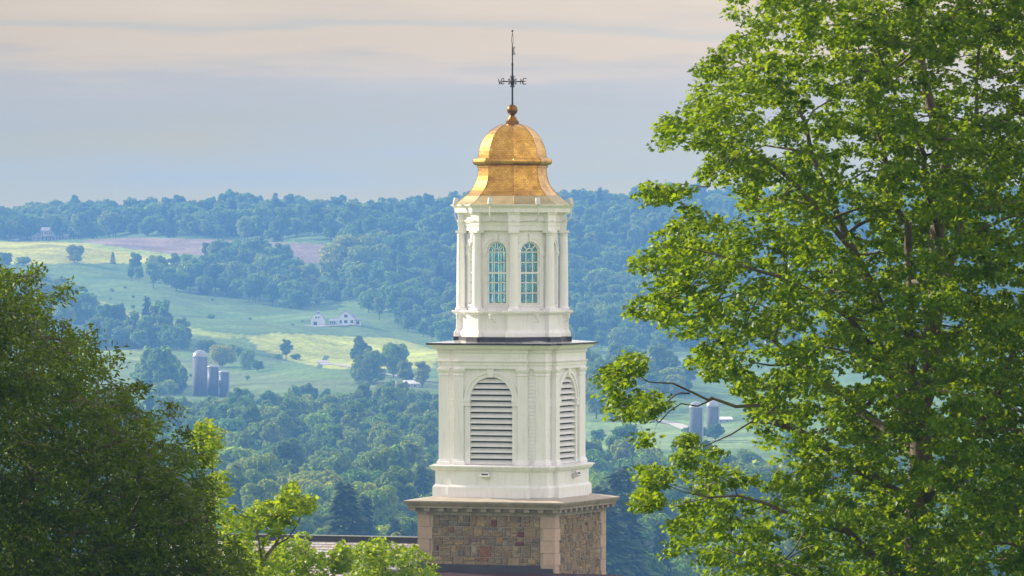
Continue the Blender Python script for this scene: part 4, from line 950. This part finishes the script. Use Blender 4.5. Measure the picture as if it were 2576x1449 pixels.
# single trees and clumps standing in the fields: x, foot row, height in picture units, kind, width factor, label
LONE = [(188, 662, 50, 0, 1.15, 'dark round tree standing at the edge of the yellow field below the hilltop house'),
        (284, 663, 33, 10, 1.25, 'small dark pointed tree alone at the edge of the yellow field'),
        (720, 906, 56, 2, 1.15, 'oval tree with a bare stem alone left of the bright meadow'),
        (905, 915, 74, 6, 1.7, 'slim tree right of the bright meadow above the pale willow'),
        (930, 965, 92, 9, 1.1, 'large pale drooping willow below the bright meadow'),
        (990, 950, 95, 0, 1.0, 'dark round tree behind the pale willow'),
        (1022, 962, 58, 6, 2.0, 'pale upright tree between the willow and the small white roof'),
        (1062, 975, 72, 2, 1.1, 'pale oval tree beside the small white roof, next to the tower'),
        (625, 930, 55, 9, 0.9, 'pale bushy tree right of the tallest silo'), (560, 925, 62, 4, 1.0, 'broad dark tree right behind the silos'),
        (648, 935, 30, 0, 1.2, 'small round tree right of the pale bushy tree near the silos'),
        (410, 985, 60, 4, 1.0, 'broad dark tree left of the tallest silo'), (352, 985, 30, 0, 1.0, 'small round tree between the dark tree and the broad tree left of the silos'),
        (470, 868, 45, 3, 1.2, 'oval tree on the bank above the tallest silo'), (520, 885, 30, 8, 1.2, 'low shrub on the bank behind the tallest silo'),
        (430, 870, 62, 3, 1.0, 'tall leafy tree at the right end of the row on the left bank'), (390, 872, 55, 0, 1.1, 'round tree second from the right in the row on the left bank'), (340, 872, 62, 4, .9, 'broad tree in the middle of the row on the left bank'), (290, 870, 70, 0, 1.0, 'round tree in the left part of the row on the left bank'), (245, 868, 78, 2, 1.2, 'tall oval tree at the left end of the row on the left bank'),
        (880, 720, 145, 1, 1.15, 'very large dark round tree at the right end of the brown field'), (930, 725, 120, 0, 1.15, 'large round tree right beside the very large dark tree'),
        (640, 690, 95, 2, 1.1, 'tall leafy tree overlapping the middle of the brown field'), (552, 690, 90, 3, 1.0, 'oval tree in the wood below the brown field'), (705, 690, 75, 1, 1.1, 'round tree at the right of the gap in the brown field'),
        (1500, 1055, 110, 2, 1.1, 'tall oval tree just right of the tower above the right field'), (1540, 1060, 95, 1, 1.0, 'round dark tree behind the right field'), (1505, 1118, 40, 0, 1.2, 'small round tree at the lower edge of the right field'),
        (1130, 1000, 60, 0, 1.1, 'round tree tucked against the left side of the tower'),
        (58, 668, 22, 8, 1.3, 'low shrub left of the round tree below the yellow field'), (12, 672, 40, 0, 1.1, 'small round tree at the left edge below the yellow field'), (700, 905, 14, 8, 1.3, 'tiny shrub at the foot of the lone oval tree'), (745, 905, 14, 8, 1.6, 'tiny shrub right of the lone oval tree'), (1745, 1112, 38, 8, 1.3, 'low bush in front of the right farm silos'), (1800, 1110, 46, 0, 1.1, 'round tree in front of the right farm silos'), (575, 893, 26, 8, 1.4, 'dark bushy shrub on the bank right of the tallest silo top'), (600, 900, 30, 3, 1.3, 'small oval tree on the bank above the shortest silo')]
ex = []
for i, (x, row, hp, k, wd, lb) in enumerate(LONE):
    p = ground_at(x, row); h = hp * p.y / F * (1 if KINDS[k] == 'conifer' or row == 906 else 1.12); p.z -= 0 if row == 906 else h * .11; put_tree(k, p, h, i * 1.7, lb, 'trees standing in the far fields', wd, far=h < 9); ex.append((p.x, p.y, h * .3))

def scatter(rng, d0, d1, step, polys, xr=(-160, 2720), extra=None):
    out = []; d = d0
    while d < d1:
        half = (xr[0] - 1288) / F * d, (xr[1] - 1288) / F * d
        xs = np.arange(half[0], half[1], step) + rng.uniform(-.45, .45, len(np.arange(half[0], half[1], step))) * step
        ds = d + rng.uniform(-.45, .45, len(xs)) * step
        px = 1288 + xs / ds * F; py = row_of(xs, ds); k = np.zeros(len(xs), bool)
        for P in polys: k |= inpoly(px + rng.normal(0, 4, len(px)), py + rng.normal(0, 1.5, len(px)), P)
        if extra is not None: k &= extra(px, py, ds)
        out.append(np.stack([xs[k], ds[k]], 1)); d += step
    return np.concatenate(out)
rng = np.random.default_rng(77)
Z_RIDGE = [(-400, 602), (195, 603), (330, 594), (560, 600), (850, 613), (1140, 618), (1900, 640), (3000, 640), (3000, 300), (-400, 300)]
Z_MID = [(316, 700), (380, 690), (450, 685), (540, 655), (660, 650), (720, 684), (770, 728), (835, 742), (850, 670), (850, 612), (960, 606), (1140, 615), (1900, 635), (2800, 640), (2800, 900), (1480, 882), (1130, 862), (1060, 850), (960, 815), (915, 775), (790, 775), (747, 782), (615, 762), (483, 745), (378, 725)]
Z_LEFT = [(-200, 760), (44, 738), (145, 748), (220, 795), (240, 830), (-200, 900)]
Z_BANK = [(224, 848), (300, 845), (400, 853), (462, 870), (462, 884), (224, 880)]
Z_SILO = [(360, 968), (448, 972), (452, 1000), (360, 998)]
Z_RTREES = [(1470, 962), (1700, 965), (1760, 1000), (1650, 1010), (1620, 1040), (1470, 1055)]
Z_VALL = [(-400, 1045), (420, 1045), (640, 1052), (800, 1030), (1000, 1025), (1130, 1035), (1240, 1110), (1300, 1225), (1470, 1235), (1900, 1225), (2900, 1180), (2900, 2400), (-400, 2400)]
ridge = scatter(rng, 3700, 4330, 9.0, [Z_RIDGE]); mid = scatter(rng, 2850, 3860, 10.0, [Z_MID, Z_LEFT]); bank = scatter(rng, 2500, 3300, 8.0, [Z_BANK, Z_SILO]); rt = scatter(rng, 2250, 2700, 9.5, [Z_RTREES])
vall = scatter(rng, 1040, 2560, 9.5, [Z_VALL])
def belts(p, lam, wob, thr, keep):
    x, y = p[:, 0], p[:, 1]; b = np.sin(y / lam * 6.283 + 2.2 * np.sin(x / wob + 1) + 1.3 * np.sin(x / (wob * .4) + y / 90.0)) + .6 * np.sin(x / 8.0 + y / 23.0)
    return p[(b > thr) | (rng.random(len(p)) < keep)]
mid = belts(mid, 62, 33, .0, .35); ridge = belts(ridge, 75, 40, -.2, .2)
# the wood grows in belts and clumps with glades between them
bx, bd = vall[:, 0], vall[:, 1]
belt = np.sin(bd / 13.0 + 2.2 * np.sin(bx / 37.0 + 1) + 1.3 * np.sin(bx / 15.0 + bd / 90.0)) + .5 * np.sin(bx / 9.0 + bd / 31.0)
vall = vall[(belt > .15) | (rng.random(len(vall)) < .10)]
vall = vall[np.argsort(vall[:, 1])]
# the nearest trees in the valley that the photograph shows: one by one
pxv = 1288 + vall[:, 0] / vall[:, 1] * F
vis = ((pxv > 420) & (pxv < 1060)) | ((pxv > 1500) & (pxv < 1960)); topok = row_of(vall[:, 0], vall[:, 1]) - 14 / vall[:, 1] * F < 1470
sel = np.where(vis & topok)[0][:235]; selset = np.zeros(len(vall), bool); selset[sel] = True
skip = ~topok
side = {0: 'left of the stone tower', 1: 'right of the stone tower'}
for n_, i in enumerate(sel):
    X, d = vall[i]; r_ = rng.random()
    ki = int(rng.choice([0, 1, 2, 3, 4, 5, 7, 6, 9], p=[.16, .15, .14, .14, .13, .12, .08, .04, .04])) 
    if d < 1350 and rng.random() < .1: ki = int(rng.choice([10, 11]))
    h = NEARP[ki][2] * rng.uniform(.85, 1.45)
    k = KINDS[ki]; px = pxv[i]; rd = 'at the near edge of' if d < 1200 else ('in the middle of' if d < 1450 else 'deep in')
    sd = 'left of' if px < 1288 else 'right of'
    put_tree(ki, (X, d, EZ + float(ground(X, d)) - .2), h, rng.uniform(0, 6.28), '%s tree %s valley wood %s the stone tower' % (KNAME[k][1].replace('dark pointed conifer', 'pointed conifer'), rd, sd), 'trees of the valley wood')
for (x, row_top, hp, ki, d, lb) in ((868, 1205, 175, 10, 1130, 'big dark pointed conifer just left of the stone tower'), (1565, 1170, 190, 11, 1120, 'big dark pointed conifer a little right of the stone tower'), (1515, 1215, 150, 10, 1090, 'dark pointed conifer touching the right edge of the stone tower')):
    zt = EZ + (EYE - row_top) / F * d; X = (x - 1288) / F * d; zg = EZ + float(ground(X, d)); put_tree(ki, (X, d, zg - .2), zt - zg, 1.0, lb, 'conifers of the valley wood', 1.25)

def forest(name, pts, weights, label, smin=.7, smax=1.15):
    pts = np.asarray(pts); n = len(pts)
    V = np.stack([pts[:, 0], pts[:, 1], EZ + ground(pts[:, 0], pts[:, 1]) - .3], 1)
    me = bpy.data.meshes.new(name); me.vertices.add(n); me.vertices.foreach_set('co', V.astype(np.float32).ravel())
    kinds = rng.choice(len(KINDS), n, p=np.array(weights) / np.sum(weights)).astype(np.int32)
    a = me.attributes.new('idx', 'INT', 'POINT'); a.data.foreach_set('value', kinds)
    rv = np.zeros((n, 3), np.float32); rv[:, 2] = rng.uniform(0, 6.28, n); a = me.attributes.new('rot', 'FLOAT_VECTOR', 'POINT'); a.data.foreach_set('vector', rv.ravel())
    s = rng.uniform(smin, smax, (n, 1)) * np.where((pts[:, 1:2] > 1800) & (pts[:, 1:2] < 2560), .66, 1.0) * (1 + .2 * np.sin(pts[:, :1] / 14 + np.sin(pts[:, 1:2] / 23) * 2)); s = np.minimum(s, 1.3); sv = np.concatenate([s * rng.uniform(.85, 1.2, (n, 1)), s * rng.uniform(.85, 1.2, (n, 1)), s], 1).astype(np.float32); a = me.attributes.new('scl', 'FLOAT_VECTOR', 'POINT'); a.data.foreach_set('vector', sv.ravel())
    o = bpy.data.objects.new(name, me); C.objects.link(o); tag(o, label, 'wood', kind='stuff')
    md = o.modifiers.new('trees', 'NODES'); md.node_group = FOREST
    return o
def forest_group():
    col = bpy.data.collections.new('tree_kinds')
    for i, (me, tm, h) in enumerate(FARP):
        j = bmesh.new(); j.from_mesh(me); n0 = len(j.faces); j.from_mesh(tm)
        m = bpy.data.meshes.new('wood_tree'); lay = None
        j.faces.ensure_lookup_table()
        for f in j.faces[n0:]: f.material_index = 1
        j.to_mesh(m); j.free(); m.materials.append(me.materials[0]); m.materials.append(M_TREEBARK)
        ob = bpy.data.objects.new('wood_tree_%02d' % i, m); col.objects.link(ob)
    g = bpy.data.node_groups.new('forest', 'GeometryNodeTree'); g.interface.new_socket('Geometry', in_out='INPUT', socket_type='NodeSocketGeometry'); g.interface.new_socket('Geometry', in_out='OUTPUT', socket_type='NodeSocketGeometry')
    N, L = g.nodes, g.links
    gi, go = N.new('NodeGroupInput'), N.new('NodeGroupOutput'); ci = N.new('GeometryNodeCollectionInfo'); ci.inputs['Collection'].default_value = col; ci.inputs['Separate Children'].default_value = True; ci.inputs['Reset Children'].default_value = True
    ip = N.new('GeometryNodeInstanceOnPoints'); ip.inputs['Pick Instance'].default_value = True
    L.new(gi.outputs[0], ip.inputs['Points']); L.new(ci.outputs[0], ip.inputs['Instance'])
    for nm, ty, sk in (('idx', 'INT', 'Instance Index'), ('rot', 'FLOAT_VECTOR', 'Rotation'), ('scl', 'FLOAT_VECTOR', 'Scale')):
        a = N.new('GeometryNodeInputNamedAttribute'); a.data_type = ty; a.inputs['Name'].default_value = nm
        so_ = [s for s in a.outputs if s.enabled and s.name == 'Attribute'][0]
        if nm == 'rot':
            e = N.new('FunctionNodeEulerToRotation'); L.new(so_, e.inputs[0]); so_ = e.outputs[0]
        L.new(so_, ip.inputs[sk])
    L.new(ip.outputs[0], go.inputs[0])
    return g
FOREST = forest_group()
#          round round oval oval wide wide tall round bush willow con con
W_DEC = [.17, .17, .14, .14, .1, .1, .05, .1, .02, .02, .01, .01]
forest('ridge_wood', ridge, W_DEC, 'dark wood along the top of the far ridge', .6, 1.3)
forest('hillside_wood', np.concatenate([mid, rt, bank]), W_DEC, 'hazy wood covering the far hillside', .6, 1.15)
forest('valley_wood', vall[~selset & ~skip], W_DEC, 'leafy wood filling the valley floor behind the tower', .65, 1.25)
# scrub in the pasture
def inx(px, py, ds): return (rng.random(len(px)) < .03) & (py > 690) & (py < 960) & (px < 1000)
scrub = scatter(rng, 2600, 3500, 7.0, [[(150, 690), (480, 730), (700, 790), (1000, 850), (640, 850), (480, 845), (240, 790)], [(230, 905), (480, 935), (800, 950), (800, 985), (230, 985)]], extra=inx)
forest('pasture_scrub', scrub, [0] * 8 + [1, 0, 0, 0], 'low scrub dotted over the green pasture', .18, .4)

# ------------------------------------------------------------------ farms
M_HWALL = principled('house_white', (0.78, 0.76, 0.72), 0.7, var=.04); M_HROOF = principled('house_roof', (0.30, 0.30, 0.32), 0.7); M_HGLASS = principled('house_glass', (0.03, 0.035, 0.045), 0.2)
M_HGREY = principled('house_grey', (0.40, 0.37, 0.37), 0.7); M_ROOFPALE = principled('house_pale_roof', (0.32, 0.28, 0.28), 0.6)
def gable(parent, x0, x1, y0, y1, z0, ze, zr, wm, rm, axis='y', prof=None, oh=.3):
    """block with a pitched roof; axis is the ridge direction"""
    mb = MB(); cx = (x0 + x1) / 2
    if axis == 'y':
        P = prof or [(x0, ze), (cx, zr), (x1, ze)]
        ring = [(x0, z0)] + [(x1, z0)] + list(reversed(P)); mb.loft([[(x, y0, z) for x, z in ring], [(x, y1, z) for x, z in ring]]); mb.build('wall', wm, parent)
        rf = MB(); Q = [(x + (oh if x > cx else -oh if x < cx else 0) * (1 if i in (0, len(P) - 1) else 0), z + .05 - (.12 if i in (0, len(P) - 1) else 0)) for i, (x, z) in enumerate(P)]
        for a, b in zip(Q[:-1], Q[1:]):
            rf.loft([[(a[0], y, a[1]), (b[0], y, b[1]), (b[0], y, b[1] + .22), (a[0], y, a[1] + .22)] for y in (y0 - oh, y1 + oh)])
        return rf.build('roof', rm, parent)
    cy = (y0 + y1) / 2; ring = [(y0, z0), (y1, z0), (y1, ze), (cy, zr), (y0, ze)]
    mb.loft([[(x0, y, z) for y, z in ring], [(x1, y, z) for y, z in ring]]); mb.build('wall', wm, parent)
    rf = MB()
    for a, b in (((y0 - oh, ze - .1), (cy, zr)), ((cy, zr), (y1 + oh, ze - .1))):
        rf.loft([[(x, a[0], a[1] + .04), (x, b[0], b[1] + .04), (x, b[0], b[1] + .26), (x, a[0], a[1] + .26)] for x in (x0 - oh, x1 + oh)])
    return rf.build('roof', rm, parent)
def win(parent, x, y, z, w, h, name='window', m=None):
    mb = MB(); mb.box(x - w / 2, x + w / 2, y - .06, y + .05, z - h / 2, z + h / 2); f = mb.build(name, m or M_HGLASS, parent)
    if name == 'window':
        fr = MB(); b = .12; fr.box(x - w / 2 - b, x + w / 2 + b, y - .09, y, z - h / 2 - b, z - h / 2); fr.box(x - w / 2 - b, x + w / 2 + b, y - .09, y, z + h / 2, z + h / 2 + b)
        for s in (-1, 1): fr.box(*sorted((x + s * w / 2, x + s * (w / 2 + b))), y - .09, y, z - h / 2, z + h / 2)
        fr.build('frame', M_HWALL, f)
# white gambrel barn
p = ground_at(799, 819); u = p.y / F
t = thing('barn', 'small white gambrel-roofed barn on the meadow, left of the white farmhouse', 'barn', p, 0)
w = 17 * u; gable(t, -w, w, 0, 11, -1, 15 * u, 30 * u, M_HWALL, M_HROOF, prof=[(-w, 15 * u), (-w * .72, 25 * u), (0, 30 * u), (w * .72, 25 * u), (w, 15 * u)], oh=.15)
win(t, -6 * u, -.02, 4.2 * u, 9 * u, 9 * u, 'door'); win(t, -4 * u, -.02, 20 * u, 4 * u, 4 * u); win(t, 3 * u, -.02, 20 * u, 4 * u, 4 * u)
mb = MB(); mb.box(-1, 1, 4, 6, 30 * u, 34 * u); mb.loft([[(-1.3, 3.7, 34 * u), (1.3, 3.7, 34 * u), (1.3, 6.3, 34 * u), (-1.3, 6.3, 34 * u)], [(-.1, 4.9, 37 * u), (.1, 4.9, 37 * u), (.1, 5.1, 37 * u), (-.1, 5.1, 37 * u)]]); mb.build('cupola', M_HROOF, t)
p = ground_at(870, 818); u = p.y / F
t = thing('farmhouse', 'white gabled farmhouse with side porch on the meadow', 'house', p, 0)
gable(t, -21 * u, 21 * u, 0, 9, -1, 19 * u, 36 * u, M_HWALL, M_HROOF); gable(t, -42 * u, -21.3 * u, 2, 8, -1, 9 * u, 14 * u, M_HWALL, M_HROOF, 'x'); gable(t, 21.3 * u, 37 * u, 1, 8, -1, 10 * u, 14 * u, M_HWALL, M_HROOF, 'x'); gable(t, 12 * u, 24 * u, 3, 9, 12 * u, 20 * u, 26 * u, M_HWALL, M_HROOF, 'x')
for x, z, ww, hh in ((0, 22, 8, 7), (0, 8, 8, 7), (15, 8, 7, 7), (-13, 8, 6, 7)): win(t, x * u, -.02, z * u, ww * u, hh * u)
for x in (-38, -33, -28): win(t, x * u, 1.98, 5 * u, 3.4 * u, 6 * u)
win(t, 30 * u, .98, 5 * u, 8 * u, 8 * u)
# hilltop house
p = ground_at(122, 605); u = p.y / F
t = thing('hilltop_house', 'grey two-storey house with low side wings below the ridge wood', 'house', p, R(-8))
gable(t, -20 * u, 20 * u, 0, 9, -1, 24 * u, 32 * u, M_HGREY, M_ROOFPALE, 'x'); gable(t, 0, 20 * u, -1.5, 2, 12 * u, 22 * u, 30 * u, M_HGREY, M_ROOFPALE, 'y'); gable(t, -44 * u, -20.3 * u, 1, 8, -1, 10 * u, 17 * u, M_HGREY, M_ROOFPALE, 'y'); gable(t, 20.3 * u, 50 * u, 1, 8, -1, 11 * u, 16 * u, M_HGREY, M_ROOFPALE, 'x')
gable(t, -19 * u, 19 * u, -2.2, -.1, 10 * u, 11 * u, 13 * u, M_HGREY, M_ROOFPALE, 'x')
for x in (-15, -8, 5, 10, 15): win(t, x * u, -.02 if x < 0 else -1.52, 18 * u, 3.5 * u, 5 * u)
for x in (-15, -5, 5, 14): win(t, x * u, -.02, 5 * u, 4 * u, 7 * u)
for x in (-38, -28, 28, 36, 44): win(t, x * u, .98, 5 * u, 3.6 * u, 6 * u)
mb = MB()
for x in (-18, -9, 0, 9, 18): mb.box(x * u - .1, x * u + .1, -2.1, -1.9, -1, 10 * u)
mb.build('porch_posts', M_HWALL, t)
# cars by the hilltop house
def car(x, row, L_, m, label):
    p = ground_at(x, row); t = thing('parked_car', label, 'car', p, R(4), 'cars parked by the hilltop house')
    mb = MB(); Pb = [(-2.2, .35), (2.2, .35), (2.25, .75), (2.1, .95), (1.1, 1.02), (.55, 1.48), (-1.2, 1.5), (-2.0, 1.05), (-2.25, .8)]
    mb.loft([[(a, -.85, b) for a, b in Pb], [(a, .85, b) for a, b in Pb]]); mb.build('body', m, t)
    g = MB(); g.loft([[(a, -.87, b) for a, b in ((-1.75, 1.05), (.95, 1.05), (.5, 1.4), (-1.15, 1.42))], [(a, .87, b) for a, b in ((-1.75, 1.05), (.95, 1.05), (.5, 1.4), (-1.15, 1.42))]]); g.build('windows', M_HGLASS, t)
    for a in (-1.4, 1.4):
        for s in (-.8, .8):
            wv = MB(); wv.lathe([(.05, -.12), (.32, -.12), (.34, 0), (.32, .12), (.05, .12)], 12, M=Matrix.Translation((a, s, .32)) @ Matrix.Rotation(R(90), 4, 'X')); wv.build('wheel', M_IRON, t)
car(40, 606, 4, principled('car_white', (.75, .75, .76), .3), 'white car parked left of the hilltop house'); car(27, 606.5, 4, principled('car_grey', (.2, .22, .26), .3), 'dark car parked beside the white car near the hilltop house')
# silos
M_CONC = principled('silo_concrete', (0.165, 0.16, 0.17), 0.8, var=.1, scale=.4); M_CONCR = principled('pale_silo_concrete', (0.12, 0.12, 0.125), 0.8, var=.1, scale=.4); M_BLUES = principled('silo_dark', (0.085, 0.09, 0.11), 0.5, var=.1); M_GALV = principled('silo_dome', (0.36, 0.35, 0.36), 0.4, metal=.3)
def silo(x, row_top, row_bot, w, d, wm, label, group, dome=True, rows_dome=16):
    X = (x - 1288) / F * d; u = d / F; zt = EZ + (EYE - row_top) * u; zb = EZ + float(ground(X, d)) - 1
    t = thing('silo', label, 'silo', (X, d, zb), 0, group); h = zt - zb; r = w / 2 * u; hd = rows_dome * u
    mb = MB(); mb.lathe([(r, 0), (r, h - hd)], 28)
    o = mb.build('shaft', wm, t)
    for pl in o.data.polygons: pl.use_smooth = len(pl.vertices) == 4
    b = MB(); z = 1.0
    while z < h - hd: b.lathe([(r + .01, z - .04), (r + .04, z - .04), (r + .04, z + .04), (r + .01, z + .04)], 28); z += 0.9
    b.build('hoops', wm, o)
    mb = MB(); n = 8
    mb.lathe([(r * 1.02, h - hd - .2)] + [(r * 1.02 * math.cos(math.pi / 2 * i / n) + .01, h - hd + hd * math.sin(math.pi / 2 * i / n)) for i in range(n + 1)], 28); mb.build('dome_roof' if dome else 'roof', M_GALV, t, True)
    lad = MB(); lad.box(r * .93, r * .93 + .5, -r * .5 - .3, -r * .5 + .2, 0, h - hd); lad.build('chute', M_GALV, t)
    if not dome:
        pp = MB(); pp.tube([(-.6, 0, h - .3), (-.5, 0, h + 1.0), (0.1, 0, h + 1.6), (.7, 0, h + 1.2), (.8, 0, h + .2)], .16, 6); pp.build('filler_pipe', M_GALV, t)
silo(503, 880, 985, 37, 2600, M_CONC, 'tallest silo of the left farm, grey with a round domed top', 'silos of the left farm', True, 18)
silo(536, 917, 990, 29, 2590, M_BLUES, 'middle dark silo right next to the tallest silo', 'silos of the left farm', False, 6)
silo(563, 931, 990, 25, 2580, M_BLUES, 'shortest dark silo at the right end of the left farm', 'silos of the left farm', False, 5)
silo(1750, 1010, 1075, 33, 2150, M_CONCR, 'grey domed silo seen under the maple branches, the nearer of two', 'silos of the right farm', True, 15)
silo(1792, 1008, 1075, 30, 2190, M_CONCR, 'grey domed silo half hidden by maple leaves, right of its twin', 'silos of the right farm', True, 14)
def shed(x, row, w, h, label, wm, rm, dep=8, d0=900):
    p = ground_at(x, row, d0); u = p.y / F; t = thing('shed', label, 'shed', p, R(5)); gable(t, -w / 2 * u, w / 2 * u, 0, dep, -1, h * .55 * u, h * u, wm, rm, 'x'); win(t, -w * .2 * u, -.02, h * .25 * u, w * .15 * u, h * .3 * u); win(t, w * .2 * u, -.02, h * .25 * u, w * .15 * u, h * .3 * u)
shed(1036, 975, 36, 16, 'low shed with a bright white roof between pale trees', M_HGREY, M_HWALL); shed(985, 978, 26, 16, 'low grey shed half hidden behind trees below the willow', M_HGREY, M_ROOFPALE)
shed(1822, 1062, 40, 11, 'pale low farm shed beside the right silos', M_HGREY, M_HWALL)

# ------------------------------------------------------------------ haze
def haze():
    m, N, L = mat('haze_air'); out = N.new('ShaderNodeOutputMaterial'); v = N.new('ShaderNodeVolumePrincipled')
    v.inputs['Color'].default_value = (*HAZE_COLOR, 1); v.inputs['Density'].default_value = HAZE_DENSITY; v.inputs['Anisotropy'].default_value = 0.0
    L.new(v.outputs[0], out.inputs['Volume'])
    mb = MB(); mb.box(-2450, 2450, -120, 4800, EZ - 100, EZ + 33)
    o = mb.build('haze', m); tag(o, 'blue summer haze filling the valley air', 'haze', kind='stuff')
haze()
